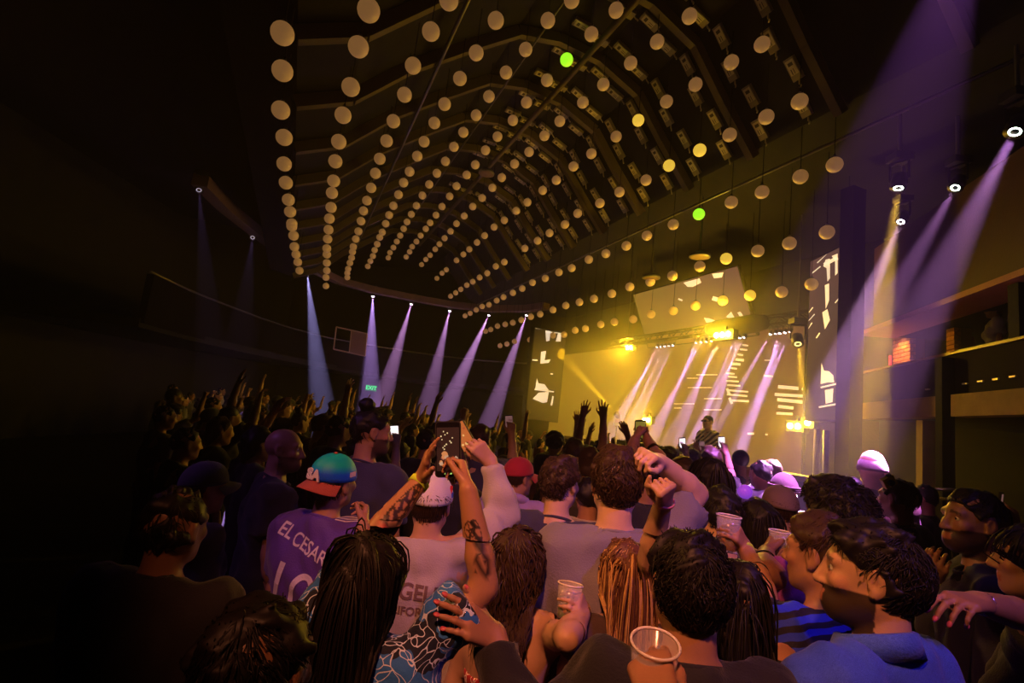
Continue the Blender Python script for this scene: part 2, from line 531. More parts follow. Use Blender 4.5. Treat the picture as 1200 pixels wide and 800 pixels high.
# ---- screens
def screen_mat(name, c1, c2, strength, ax, lo, hi):
    m = bpy.data.materials.new(name); m.use_nodes = True
    nt = m.node_tree; nt.nodes.clear()
    out = nt.nodes.new('ShaderNodeOutputMaterial')
    em = nt.nodes.new('ShaderNodeEmission')
    em.inputs[1].default_value = strength
    tc = nt.nodes.new('ShaderNodeTexCoord')
    sp = nt.nodes.new('ShaderNodeSeparateXYZ')
    nt.links.new(tc.outputs['Object'], sp.inputs[0])
    mr = nt.nodes.new('ShaderNodeMapRange')
    mr.inputs['From Min'].default_value = lo; mr.inputs['From Max'].default_value = hi
    nt.links.new(sp.outputs[ax], mr.inputs[0])
    mx = nt.nodes.new('ShaderNodeMix'); mx.data_type = 'RGBA'
    mx.inputs[6].default_value = (*c1, 1); mx.inputs[7].default_value = (*c2, 1)
    nt.links.new(mr.outputs[0], mx.inputs[0])
    # fine pixel rows of the panel
    wv = nt.nodes.new('ShaderNodeTexNoise'); wv.inputs['Scale'].default_value = 3.0
    mp = nt.nodes.new('ShaderNodeMapping'); mp.inputs['Scale'].default_value = (0.3, 0.3, 9.0)
    nt.links.new(tc.outputs['Object'], mp.inputs[0]); nt.links.new(mp.outputs[0], wv.inputs['Vector'])
    m2 = nt.nodes.new('ShaderNodeMix'); m2.data_type = 'RGBA'; m2.blend_type = 'MULTIPLY'; m2.inputs[0].default_value = 0.35
    nt.links.new(mx.outputs[2], m2.inputs[6]); nt.links.new(wv.outputs['Color'], m2.inputs[7])
    nt.links.new(m2.outputs[2], em.inputs[0])
    nt.links.new(em.outputs[0], out.inputs[0])
    MATS[name] = m
    return m
GLY = mat('screen_white', (0.5, 0.5, 0.5), 0.5, emit=(1.0, 0.72, 0.42), estr=0.95, var=0.05)
GLYC = mat('screen_white_side', (0.5, 0.5, 0.5), 0.5, emit=(1.0, 0.80, 0.60), estr=0.75, var=0.05)
class Panel:
    """a flat screen given by its lower left corner, its two unit axes and size"""
    def __init__(self, name, label, o_, ux, uy, w, h, m, frame_m=BLK, t=0.08):
        self.o, self.ux, self.uy = np.asarray(o_, float), np.asarray(ux, float), np.asarray(uy, float)
        self.n = np.cross(self.ux, self.uy)
        self.e = empty(name, self.o, np.stack([self.ux, self.uy, self.n], 1))
        tag(self.e, label, 'screen')
        self.w, self.h = w, h
        MB().box((w / 2, h / 2, -t / 2 - 0.004), (w + 0.06, h + 0.06, t)).build('frame', frame_m, self.e)
        MB().add([(0, 0, 0), (w, 0, 0), (w, h, 0), (0, h, 0)], [(0, 1, 2, 3)]).build('display', m, self.e)
    def hit(self, px, py):
        v = ray(px, py)
        t = ((self.o - CAM) @ self.n) / (v @ self.n)
        q = CAM + v * t - self.o
        return np.array([q @ self.ux, q @ self.uy])
    def poly(self, pix, m=None, pixels=True):
        P = [self.hit(*p) if pixels else np.asarray(p) for p in pix]
        P = [np.clip(p, (0.01, 0.01), (self.w - 0.01, self.h - 0.01)) for p in P]
        a = sum(P[i][0] * P[(i + 1) % len(P)][1] - P[(i + 1) % len(P)][0] * P[i][1] for i in range(len(P)))
        if abs(a) < 1e-6: return
        if a < 0: P = P[::-1]
        MB().add([(p[0], p[1], 0.006) for p in P], [tuple(range(len(P)))]).build('graphic', m or GLY, self.e)
    def bar(self, x0, y0, x1, y1, t=2.0, m=None):
        a = np.array([x0, y0], float); b = np.array([x1, y1], float)
        d = (b - a) / np.linalg.norm(b - a); q = np.array([-d[1], d[0]]) * t / 2
        self.poly([a + q, b + q, b - q, a - q], m)

SCX = 10.3
M_MAIN = screen_mat('screen_main', (0.60, 0.30, 0.02), (0.42, 0.15, 0.06), 0.5, 0, 0.5, 7.5)
main = Panel('main_screen', 'wide amber video wall behind the performer', sx(19.8, SCX, 0.6), -DD, (0, 0, 1), 11.9, 4.06, M_MAIN)
# broken white lines of the picture on the wall
for (x0, y0, x1, y1, t) in ((858, 469, 878, 470, 2.5), (852, 462, 876, 464, 2), (853, 457, 877, 459, 2), (852, 451, 868, 452, 2), (851, 446, 866, 447, 2), (853, 441, 864, 442, 2), (851, 437, 861, 438, 2),
                            (856, 431, 864, 432, 2), (858, 426, 868, 427, 3), (862, 421, 872, 422, 3), (864, 415, 871, 416, 2), (867, 409, 876, 410, 2), (870, 404, 877, 405, 2),
                            (816, 439, 841, 439, 1.2), (806, 454, 835, 454, 1), (825, 467, 846, 467, 1.4), (825, 480, 846, 480, 1.2), (790, 473, 814, 473, 1), (805, 443, 818, 443, 1),
                            (912, 453, 936, 455, 4), (908, 462, 944, 464, 3.5), (911, 468, 942, 471, 4), (912, 476, 930, 478, 3.5), (910, 484, 929, 485, 3), (940, 455, 946, 456, 3), (895, 440, 906, 441, 2.5),
                            (876, 508, 884, 508, 2.5), (897, 509, 900, 509, 2), (855, 466, 858, 473, 3), (852, 455, 855, 462, 3), (790, 478, 799, 478, 1), (896, 422, 903, 422, 1.5)):
    main.bar(x0, y0, x1, y1, t)
# tilted screen hung over the stage: its upper edge leans out over the crowd
tl, tr = atX(742, 349, 8.5), atX(864, 312, 8.5)
br = atX(905, 390, 9.15)
ux = tr - tl; ux[2] = 0; w_ = np.linalg.norm(ux); ux /= w_
uy = tr - br; uy -= ux * (uy @ ux); h_ = np.linalg.norm(uy); uy /= h_
M_UP = screen_mat('screen_tilted', (0.56, 0.30, 0.05), (0.36, 0.15, 0.09), 0.60, 0, 0.3, w_)
up = Panel('tilted_screen', 'tilted amber screen hung over the stage', tr - uy * h_ - ux * w_, ux, uy, w_, h_, M_UP)
up.poly([(801, 331), (820, 326), (822, 331), (812, 336), (806, 336)])
up.poly([(834, 319), (848, 319), (846, 325), (837, 326)])
up.poly([(825, 372), (828, 378), (840, 376), (832, 373)])
up.poly([(851, 371), (857, 365), (861, 372), (855, 373)])
up.poly([(864, 366), (868, 365), (872, 371), (868, 372)])
up.bar(795, 350, 800, 352, 2); up.bar(835, 349, 841, 351, 5)
M_COL = screen_mat('screen_column', (0.13, 0.075, 0.022), (0.19, 0.085, 0.05), 0.8, 1, 0, 2.6)
# side columns
bl, br = atX(944, 491, 8.25), None
d1 = at(983, 489, 8.05); d1[2] = bl[2]
uxr = d1 - bl; wr = np.linalg.norm(uxr); uxr /= wr
rc = Panel('screen_column', 'tall narrow screen with a white figure beside the balcony', bl, uxr, (0, 0, 1), wr, 2.85, M_COL, t=0.25)
rc.poly([(965, 312), (968, 304), (973, 303), (973, 326), (970, 330), (969, 314)]); rc.poly([(975, 300), (982, 297), (982, 320), (979, 323), (979, 305)]); rc.bar(966, 310, 982, 302, 4)
rc.poly([(967, 334), (972, 332), (972, 352), (968, 362)]); rc.poly([(964, 366), (970, 362), (973, 375), (967, 386)])
rc.poly([(963, 425), (966, 434), (972, 435), (977, 440), (978, 448), (970, 448), (962, 450)]); rc.bar(962, 454, 983, 449, 2); rc.poly([(967, 457), (977, 455), (976, 471), (968, 473)]); rc.bar(960, 477, 983, 473, 2)
for (a, b, c, d) in ((947, 385, 952, 378), (947, 376, 955, 368), (948, 366, 953, 360), (952, 320, 962, 312), (958, 308, 969, 296), (979, 355, 983, 350), (957, 396, 961, 390), (982, 453, 982, 474)):
    rc.bar(a, b, c, d, 1.3)
bl = at(616, 490, 17.5); d1 = at(653, 494, 18.0); d1[2] = bl[2]
uxl = d1 - bl; wl = np.linalg.norm(uxl); uxl /= wl
lc = Panel('screen_column', 'tall narrow screen with a white figure beyond the far end of the stage', bl, uxl, (0, 0, 1), wl, 3.15, mat('screen_column_far', (0.02, 0.015, 0.01), 0.5, emit=(0.10, 0.05, 0.018), estr=0.2, var=0.1), t=0.3)
lc.poly([(639, 387), (645, 386), (644, 399), (640, 400)], GLYC); lc.poly([(651, 387), (658, 386), (657, 400), (651, 400), (654, 390)], GLYC); lc.bar(640, 389, 658, 386, 3, GLYC)
lc.poly([(634, 412), (640, 411), (638, 422), (645, 421), (643, 425), (633, 426)], GLYC)
lc.poly([(629, 443), (631, 449), (638, 450), (643, 457), (627, 456)], GLYC); lc.poly([(631, 460), (643, 459), (641, 471), (636, 472), (624, 467)], GLYC); lc.bar(626, 456, 649, 459, 1.5, GLYC); lc.bar(648, 464, 646, 475, 2, GLYC)
for (a, b, c, d) in ((617, 382, 637, 382), (648, 378, 658, 378), (612, 411, 620, 411), (620, 421, 630, 422), (645, 438, 648, 438), (612, 425, 622, 426)):
    lc.bar(a, b, c, d, 1.5, GLYC)
# legs under the right column and the stage-side truss tower
for px in (957, 968):
    b = at(px, 520, 8.15)
    tag(MB().tube([(b[0], b[1], 0), (b[0], b[1], bl[2] + 0.4)], 0.045, 8).build('screen_post', STEEL, smooth=True), 'steel post carrying the narrow screen' + (' on its stage side' if px == 957 else ' on its balcony side'), 'post')
b = at(990, 400, 8.0)
tag(MB().box((b[0] + 0.12, b[1] + 0.05, 3.1), (0.22, 0.3, 6.2), frame(DD)).build('stage_pillar', BLK), 'tall black pillar between the stage and the balcony', 'pillar')

# ---- lighting truss over the stage
TX, TZ = 8.8, 4.33
def truss(name, a, b, label, r=0.09):
    e = tag(empty(name, a), label, 'truss')
    a = np.asarray(a, float); b = np.asarray(b, float)
    d = b - a; L = np.linalg.norm(d); R = frame(d)
    ch = [R[:, 1] * r + R[:, 2] * r, -R[:, 1] * r + R[:, 2] * r, R[:, 1] * r - R[:, 2] * r, -R[:, 1] * r - R[:, 2] * r]
    for c in ch:
        MB().tube([c, d + c], 0.025, 6).build('chord', FIX, e)
    nseg = max(2, int(L / (2.6 * r)))
    for f, (i, j) in enumerate(((0, 1), (2, 3), (0, 2), (1, 3))):
        mb = MB()
        for q in range(nseg):
            t0, t1 = q / nseg, (q + 1) / nseg
            A, B = (ch[i], ch[j]) if q % 2 == 0 else (ch[j], ch[i])
            mb.tube([A + d * t0, B + d * t1], 0.012, 5, cap=False)
        mb.build('lacing', FIX, e)
    return e
sA = float(atX(735, 400, TX) @ DD); sB = float(atX(935, 385, TX) @ DD)
truss('lighting_truss', sx(sB - 0.5, TX, TZ + 0.1), sx(sA + 0.8, TX, TZ + 0.1), 'black lattice truss carrying the row of pink beam lights over the stage')
for s in (sB, sA):
    tag(MB().tube([sx(s, TX, TZ + 0.2), sx(s, TX, ceil_z(TX) - 0.01)], 0.012, 6).build('truss_chain', STEEL), 'thin steel hanger of the stage truss', 'hanger', 'truss hangers')
# the dark pod under the tilted screen
c = atX(862, 382, 8.35)
tag(MB().lathe([(0.05, -0.75), (0.15, -0.72), (0.19, -0.5), (0.19, 0.5), (0.15, 0.72), (0.05, 0.75)], 16, R=np.stack([NN, np.array([0, 0, 1.0]), -DD], 1)).build('rigging_pod', BLK, smooth=True, origin=(0, 0, 0)), 'dark rounded pod hanging under the tilted screen', 'pod').location = tuple(c)

PINKB = (0.80, 0.36, 1.0)
strip = [770, 774.5, 779, 784, 789] + [816, 822, 828, 834, 840, 846, 852, 857, 862, 867, 872] + [903, 909, 914, 920, 926]
ymap = lambda x: 403 - (x - 770) * (403 - 383) / 156.0
for i, x in enumerate(strip):
    y = ymap(x) + (1.5 if x < 800 else 0)
    p = atX(x, y, TX)
    p[2] = TZ - 0.17
    tgt = p + np.array([0, 0, -3.2]) - NN * (1.5 + 0.25 * math.sin(i * 2.1)) + DD * (0.35 * math.sin(i * 1.3))
    on = i in (0, 1, 2, 4, 5, 6, 9, 10, 13, 14, 15, 16, 18, 19, 20)
    moving_head(p, tgt, 'small beam light with glowing pink lens on the stage truss' if on else 'small beam light with a dim lens on the stage truss', 'beam lights on the stage truss' if on else 'dim beam lights on the stage truss', PINKB, (1.0, 0.80, 0.95),
                (30000, 17000, 24000)[i % 3] if on else 1200, 4.5, 0.42, 0.35, 22 if on else 8, stem=0.0, lamp_r=0.02)
# ---- yellow blinders
YEL = (1.0, 0.55, 0.015)
def blinder(px, py, X, power, label, n=2, col=YEL, estr=40, back=0.0):
    p = atX(px, py, X)
    e = empty('blinder_light', p, R8)
    tag(e, label, 'stage light')
    MB().box((0, -0.09, 0), (0.16 * n + 0.06, 0.14, 0.2)).build('housing', FIX, e)
    for i in range(n):
        MB().lathe([(0.0, 0.02), (0.04, 0.026), (0.05, 0.02), (0.054, 0.0)], 14, c=((i - (n - 1) / 2) * 0.16, -0.012, 0), R=np.array([[1, 0, 0], [0, 0, 1.0], [0, -1.0, 0]])).build('bulb', lens_mat((1.0, 0.80, 0.30), estr), e, True)
    MB().box((0, -0.1, 0.14), (0.05, 0.05, 0.12)).build('bracket', FIX, e)
    L = point('glow', p - NN * 0.12, power, col, 0.06)
    return e
blinder(737, 407, 9.0, 520, 'yellow blinder glaring at the far end of the stage truss', estr=60)
blinder(846, 392, 7.9, 300, 'brightest yellow blinder at the middle of the stage truss', n=3, estr=60)
blinder(757, 492, 8.8, 260, 'yellow blinder on the stage floor behind the raised hands', estr=60)
blinder(930, 499, 8.6, 60, 'pair of yellow floor lights at the near end of the stage', estr=45)
blinder(946, 495, 8.5, 50, 'single yellow floor light under the narrow screen', n=1, estr=45)
# floor beam that shoots up to the left across the stage
moving_head(atX(722, 485, 8.6), at(625, 378, 21.0), 'floor spotlight throwing a yellow beam up over the stage', None, YEL, (1, 0.85, 0.4), 26000, 5, 0.8, 0.2, 20, stem=0.4, hang=-1)
moving_head(atX(935, 402, 8.2), atX(948, 520, 7.4), 'yellow spotlight box beside the narrow screen', None, YEL, (1, 0.8, 0.25), 9000, 9, 1.0, 0.3, 3, stem=0.4)

# wash lamp hung from the vault, aimed at the crowd
def wash(loc_, target, power, col, size, label, r=0.15, blend=0.8):
    e = empty('wash_light', loc_)
    tag(e, label, 'stage light')
    d = np.asarray(target, float) - np.asarray(loc_, float)
    R = frame_z(d)
    MB().lathe([(0.08, -0.3), (0.14, -0.28), (0.15, -0.02), (0.165, 0.0), (0.165, 0.03)], 16, R=R).build('can', FIX, e, True)
    MB().lathe([(0.0, 0.0), (0.14, 0.005)], 16, R=R).build('lens', lens_mat(tuple(np.clip(np.array(col) * 0.5 + 0.3, 0, 1)), 4), e, True)
    a = np.cross(R[:, 2], (0, 0, 1.0)); a /= np.linalg.norm(a)
    MB().bar(a * 0.18 - R[:, 2] * 0.1, a * 0.18 + (0, 0, 0.22), 0.03, 0.015, a).bar(-a * 0.18 - R[:, 2] * 0.1, -a * 0.18 + (0, 0, 0.22), 0.03, 0.015, a).bar(-a * 0.19 + (0, 0, 0.22), a * 0.19 + (0, 0, 0.22), 0.03, 0.02).build('bracket', FIX, e)
    hx = float(np.asarray(loc_) @ NN)
    MB().tube([(0, 0, 0.22), (0, 0, ceil_z(hx) - loc_[2] - 0.01)], 0.015, 6).build('hanger', STEEL, e)
    spot('wash', np.asarray(loc_) + R[:, 2] * 0.04, target, power, col, size, blend, r)
    return e

# ================================================================ BACK AND SIDE BALCONIES
# ledge with the violet beam lights: a horseshoe round the far end of the hall
led = [(233, 222), (263, 252), (296, 278), (330, 303), (360, 320), (398, 337), (437, 347), (482, 356), (527, 364), (573, 369), (617, 369), (640, 366)]
LZ = 6.25
lp = [atZ(px, py - 3, LZ) for px, py in led]
lp = [p for p in lp]
mb = MB()
LEDGE = mat('ledge_tan', (0.16, 0.10, 0.085), 0.7)
for a, b in zip(lp[:-1], lp[1:]):
    mb.bar(a + (0, 0, 0.16), b + (0, 0, 0.16), 0.35, 0.26)
tag(mb.build('trim_1', LEDGE), 'tan ledge round the far end of the hall', kind='structure')
# parapet and floor of the balcony below it, set back
cen = np.array([-2.0, 12.0, 0])
def outset(p, k):
    d = np.array([p[0] - cen[0], p[1] - cen[1], 0.0]); d /= np.linalg.norm(d)
    return np.array([p[0], p[1], 0.0]) + d * k
mb = MB(); mb2 = MB()
for a, b in zip(lp[:-1], lp[1:]):
    A, B = outset(a, 0.6), outset(b, 0.6)
    mb.bar(A + (0, 0, 3.55), B + (0, 0, 3.55), 0.15, 1.1)
    A2, B2 = outset(a, 2.4), outset(b, 2.4)
    mb2.bar(A2 + (0, 0, 3.0), B2 + (0, 0, 3.0), 3.6, 0.2)
tag(mb.build('balcony_parapet', mat('parapet', (0.006, 0.005, 0.006), 0.9, spec=0.05, bump=0.2)), 'dark curved parapet of the back balcony', kind='structure')
tag(mb2.build('balcony_floor', BLK), 'floor of the back balcony', kind='structure')
mb = MB().tube([outset(p, 0.6) + (0, 0, 4.15) for p in lp], 0.03, 6)
tag(mb.build('balcony_rail', STEEL, smooth=True), 'thin rail along the back balcony parapet', kind='structure')
# framed speaker rack hanging by the ledge
tl_, tr_, br_, bl_ = [at(x, y, 20.5) for x, y in ((394, 383), (430, 391), (428, 417), (391, 409))]
e = tag(empty('hanging_frame', bl_), 'square metal frame with dim screen hanging on the back balcony', 'frame')
for a, b in ((tl_, tr_), (tr_, br_), (br_, bl_), (bl_, tl_), ((tl_ + tr_) / 2, (bl_ + br_) / 2)):
    MB().tube([a - bl_, b - bl_], 0.03, 6).build('bar', mat('frame_bar', (0.5, 0.35, 0.3), 0.5), e)
bm_, b2_ = (tl_ + tr_) / 2, (bl_ + br_) / 2
MB().prism([p - bl_ for p in (bm_, tr_, br_, b2_)], CF, 0.02).build('panel', mat('frame_panel', (0.25, 0.14, 0.13), 0.6), e)
# exit sign
ex = at(435, 454.5, 24.0)
Rex = np.stack([np.array([1.0, 0.2, 0]) / math.hypot(1, .2), np.array([0, 0, 1.0]), np.array([0.2, -1.0, 0]) / math.hypot(1, .2)], 1)
e = tag(empty('exit_sign', ex, Rex), 'small green glowing exit sign over the back doors', 'sign')
MB().box((0, 0, -0.03), (0.56, 0.32, 0.06)).build('housing', BLK, e)
MB().box((0, 0, 0.004), (0.52, 0.28, 0.01)).build('face', mat('exit_face', (0.01, 0.08, 0.02), 0.4, emit=(0.0, 0.30, 0.05), estr=0.45), e)
def text_mesh(name, body, size, extrude=0.0, bold=0.0):
    cu = bpy.data.curves.new(name, 'FONT')
    cu.body = body; cu.size = size; cu.align_x = 'CENTER'; cu.align_y = 'CENTER'; cu.extrude = extrude; cu.offset = bold
    o = bpy.data.objects.new(name, cu); COL.objects.link(o)
    dg = bpy.context.evaluated_depsgraph_get(); dg.update()
    me = bpy.data.meshes.new_from_object(o.evaluated_get(dg))
    bpy.data.objects.remove(o); bpy.data.curves.remove(cu)
    me.name = name
    return me
t_ = obj('lettering', text_mesh('lettering', 'EXIT', 0.24, 0.004, 0.004), mat('exit_letters', (0.1, 0.5, 0.2), 0.4, emit=(0.02, 1.0, 0.22), estr=1.1), e)
t_.location = (0, 0, 0.014)
for s_ in (-0.2, 0.2): MB().tube([(s_, 0.16, -0.03), (s_, 2.92 - ex[2], -0.03)], 0.012, 6).build('hanger', BLK, e)

# ---- violet beam lights on the ledge
VIO = (0.62, 0.34, 1.0)
VIO2 = (0.80, 0.36, 0.86)
def ledge_light(px, py, tx, ty, power, col, label, size=11.0, group=None, lens=14):
    p = atZ(px, py, LZ)
    d = float((p - CAM) @ CF)
    t = at(tx, ty, d - 2.2)
    return moving_head(p, t, label, group, col, (0.9, 0.75, 1.0), power, size, 1.0, 0.35, lens, stem=0.0, lamp_r=0.02, hang=1)
vg = 'violet beam lights along the back ledge'
lab = 'violet beam light on the tan ledge, its beam falling on the crowd'
ledge_light(360, 320, 376, 465, 196560, (0.50, 0.42, 1.0), 'pale blue violet beam light nearest the row of hanging globes', 9.5)
ledge_light(437, 347, 433, 460, 226800, VIO, 'violet beam light shining straight down on the exit sign', 12)
ledge_light(482, 356, 448, 470, 226800, VIO2, lab, 11, vg)
ledge_light(527, 364, 500, 478, 196560, VIO2, lab, 11, vg)
ledge_light(573, 369, 520, 485, 317520, VIO2, lab, 11, vg)
ledge_light(617, 369, 575, 490, 257039, VIO2, lab, 10, vg)
ledge_light(296, 278, 290, 330, 3639, VIO, 'faint violet beam light by the dark side of the ledge', 7, None, 0.5)
ledge_light(233, 222, 248, 410, 3639, VIO, 'faint violet beam light furthest along the dark ledge', 8, None, 0.5)

# ================================================================ RIGHT BALCONY
# plan line of its front: from beside the stage pillar towards the near right
RA = at(1008, 470, 9.0); RB = at(1205, 470, 5.3)
RA = np.array([RA[0], RA[1], 0]); RB = np.array([RB[0], RB[1], 0])
rd = (RB - RA) / np.linalg.norm(RB - RA)
rn = np.array([-rd[1], rd[0], 0])
if rn[0] < 0: rn = -rn                         # away from the hall
RE = RB + rd * 9.0
Lr = np.linalg.norm(RE - RA)
RR = np.stack([rd, rn, np.array([0, 0, 1.0])], 1)
def rp(t, o_, z): return RA + rd * t + rn * o_ + np.array([0, 0, z])
def on_right(px, py, o_=0.0):
    v = ray(px, py)
    t = ((RA + rn * o_ - CAM) @ rn) / (v @ rn)
    return CAM + v * t
zrail = np.mean([on_right(1010, 438)[2], on_right(1195, 399)[2]])
zpar0 = on_right(1050, 483)[2]
ztop = np.mean([on_right(1040, 377)[2], on_right(1165, 339)[2]])
PURP = mat('balcony_dark', (0.012, 0.008, 0.010), 0.85, spec=0.1, bump=0.2)
def rbox(name, t0, t1, o0, o1, z0, z1, m, parent=None, kind='structure'):
    c = rp((t0 + t1) / 2, (o0 + o1) / 2, (z0 + z1) / 2)
    ob = MB().box((0, 0, 0), (t1 - t0, o1 - o0, z1 - z0), RR).build(name, m, parent)
    ob.location = tuple(c)
    if kind: tag(ob, kind=kind)
    return ob
rbox('balcony_parapet', 0, Lr, 0.0, 0.12, zpar0 + 0.16, zrail, PURP)
rbox('balcony_rail', 0, Lr, -0.03, 0.15, zrail, zrail + 0.035, mat('rail_wood', (0.22, 0.09, 0.08), 0.4))
rbox('balcony_floor', 0, Lr, 0.1, 3.6, zpar0 - 0.05, zpar0 + 0.1, BLK)
rbox('upper_ledge', 0.05, Lr, -0.06, 0.5, ztop - 0.035, ztop + 0.04, mat('ledge_red', (0.42, 0.15, 0.14), 0.5))
rbox('upper_fascia', 0.3, Lr, 0.06, 0.2, ztop + 0.04, ztop + 1.5, mat('fascia_wine', (0.06, 0.02, 0.03), 0.6, bump=0.2))
rbox('upper_floor', 0, Lr, 0.2, 3.6, ztop, ztop + 0.2, BLK)
rbox('wall_balcony', 0, Lr, 3.6, 3.75, 0, 7.0, mat('plum_wall', (0.02, 0.010, 0.016), 0.9, spec=0.1, bump=0.3))
# timber beams on the floor edge
def tof(px): return float((on_right(px, 480) - RA) @ rd)
for i, (x0, x1) in enumerate(((1005, 1108), (1125, 1215))):
    ob = rbox('timber_beam', tof(x0), tof(x1), -0.1, 0.08, zpar0 - 0.1, zpar0 + 0.17, WOODM, kind=None)
    tag(ob, ['weathered timber beam under the balcony next to the stage', 'weathered timber beam under the balcony next to the dark post'][i], 'beam')
# posts
for (px, w, zz0, zz1, o_, lab_, m) in ((1010, 0.26, 0, zpar0 - 0.11, -0.05, 'thick timber post under the balcony next to the stage', WOODM), (1068, 0.16, 0, zpar0 - 0.11, 0.1, 'peeling timber post under the balcony', WOODM),
                                    (1116, 0.14, 0, zrail - 0.05, -0.15, 'black post between the timber beams', BLK), (1184, 0.16, zrail + 0.04, ztop - 0.04, 0.05, 'black post on the balcony rail', BLK)):
    t0 = tof(px)
    ob = rbox('post', t0 - w / 2, t0 + w / 2, o_, o_ + w, zz0, zz1, m, kind=None)
    tag(ob, lab_, 'post')
# brick piers lit orange behind the rail
BRICK = [mat('brick_a', (0.50, 0.20, 0.07), 0.8, bump=0.4), mat('brick_b', (0.42, 0.15, 0.05), 0.8, bump=0.4), mat('brick_c', (0.58, 0.26, 0.1), 0.8, bump=0.4)]
brm = MB().box((0, 0, 0), (0.19, 0.09, 0.058)).mesh('brick')
def brick_pier(px0, px1, o_, lab_):
    a = on_right(px0, 430, o_); b = on_right(px1, 430, o_)
    w = np.linalg.norm((b - a)[:2])
    nb = max(1, round(w / 0.2)); h0 = zpar0 + 0.1; h1 = zrail + 0.9
    base = np.array([a[0], a[1], h0])
    e = tag(empty('brick_pier', base, RR), lab_, 'brick pier')
    MB().box((nb * 0.1, 0.10, (h1 - h0) / 2), (nb * 0.2 - 0.01, 0.18, h1 - h0)).build('mortar', mat('mortar', (0.2, 0.1, 0.05), 0.9), e)
    r = 0
    z = 0.035
    while z < h1 - h0 - 0.03:
        for i in range(nb + (r % 2)):
            q = obj('brick', brm, BRICK[(i * 7 + r * 3) % 3], e)
            x = (i + 0.5 - 0.5 * (r % 2)) * 0.2
            q.location = (min(max(x, 0.05), nb * 0.2 - 0.05), 0.0, z)
            if r % 2 and i in (0, nb): q.scale = (0.5, 1, 1)
        z += 0.07; r += 1
    spot('pier_lamp', rp(float((a - RA) @ rd) + w / 2, o_ - 0.45, zrail + 1.0), rp(float((a - RA) @ rd) + w / 2, o_ + 0.05, zpar0 + 0.6), 110, (1.0, 0.42, 0.06), 75, 0.6, 0.04)
    return e
brick_pier(1049, 1073, 0.9, 'brick pier lit orange beside the red strip lamp')
brick_pier(1113, 1124, 0.9, 'narrow brick pier lit orange behind the balcony rail')
# red strip lamp
a = on_right(1042, 420, 0.8)
e = tag(empty('strip_lamp', (a[0], a[1], zpar0 + 0.15)), 'upright glowing red strip lamp on the balcony', 'lamp')
MB().box((0, 0, 0.55), (0.08, 0.05, 1.1), RR).build('housing', BLK, e)
MB().box((-0.02, -0.045, 0.55), (0.055, 0.03, 1.0), RR).build('tube', mat('red_tube', (0.5, 0.02, 0.03), 0.4, emit=(1.0, 0.015, 0.05), estr=1.6), e)
# little lamps on the balcony ceiling and cabinet marks on the parapet
for i, (px, py) in enumerate(((1054, 389), (1116, 381), (1145, 379), (1175, 392), (1039, 317))):
    p = on_right(px, py, 1.2)
    e = tag(empty('downlight', p), 'tiny warm downlight inside the balcony' if i < 4 else 'tiny violet downlight above the balcony ledge', 'lamp', 'downlights inside the balcony' if i < 4 else None)
    MB().lathe([(0.03, 0.04), (0.035, 0.0)], 10).build('rim', BLK, e)
    MB().lathe([(0.0, -0.004), (0.028, 0.002)], 10).build('bulb', lens_mat((1.0, 0.75, 0.45) if i < 4 else (0.45, 0.3, 1.0), 6), e)
    MB().tube([(0, 0, 0.04), (0, 0, max(0.06, (ztop if i < 4 else ztop + 1.5) - p[2]))], 0.005, 5).build('wire', BLK, e)
for i, px in enumerate((1087, 1109, 1131, 1149, 1167, 1187)):
    y = 456 - (px - 1087) * 0.15
    p = on_right(px, y, -0.012)
    ob = MB().box((0, 0, 0), (0.09, 0.02, 0.018), RR).build('parapet_clip', mat('clip', (0.7, 0.6, 0.55), 0.4, 0.5))
    ob.location = tuple(p)
    tag(ob, 'small pale metal clip on the balcony parapet', 'clip', 'parapet clips')
# lower handrails beside the bar
for i, (x0, y0, x1, y1, dz) in enumerate(((1071, 571, 1121, 574, 6.3), (1084, 583, 1117, 585, 6.3), (1005, 562, 1045, 567, 7.0))):
    a, b = at(x0, y0, dz), at(x1, y1, dz - 0.4)
    e = tag(empty('handrail', (a[0], a[1], 0)), ['pink lit handrail below the balcony, upper bar', 'pink lit handrail below the balcony, lower bar', 'handrail beside the timber post', 'low handrail behind the bearded man'][i], 'handrail')
    MB().tube([a - np.array([a[0], a[1], 0]), b - np.array([a[0], a[1], 0])], 0.02, 8).build('bar', mat('rail_chrome', (0.75, 0.6, 0.65), 0.25, 0.9), e, True)
    MB().tube([(0, 0, 0), a - np.array([a[0], a[1], 0])], 0.018, 8).build('upright', BLK, e)
    c = b - np.array([a[0], a[1], 0])
    MB().tube([(c[0], c[1], 0), c], 0.018, 8).build('upright', BLK, e)

# ---- beam lights over the right balcony
def right_light(px, py, depth, tx, ty, td, power, col, lens, size, label, sc=1.0, ls=22):
    p = at(px, py, depth)
    return moving_head(p, at(tx, ty, td), label, None, col, lens, power, size, sc, 0.2, ls, stem=0.5, lamp_r=0.03)
PV = (0.85, 0.33, 0.95)
right_light(1053, 219, 5.9, 1010, 520, 5.2, 80000, (1.0, 0.55, 0.05), (0.85, 1.0, 0.75), 9, 'beam light throwing a broad yellow beam beside the stage pillar', 0.85)
right_light(1056, 259, 6.3, 985, 425, 5.6, 42000, (0.95, 0.45, 0.95), (1.0, 0.9, 1.0), 9, 'beam light with pink beam just below the yellow one', 0.7)
right_light(1120, 219, 5.6, 1045, 350, 5.1, 32000, PV, (0.8, 1.0, 0.85), 8, 'beam light with thin violet beam over the balcony ledge', 0.75, 16)
right_light(1190, 153, 4.9, 1080, 370, 4.3, 60000, PV, (0.8, 1.0, 0.85), 9, 'beam light with wide violet beam at the near end of the balcony', 0.9, 16)
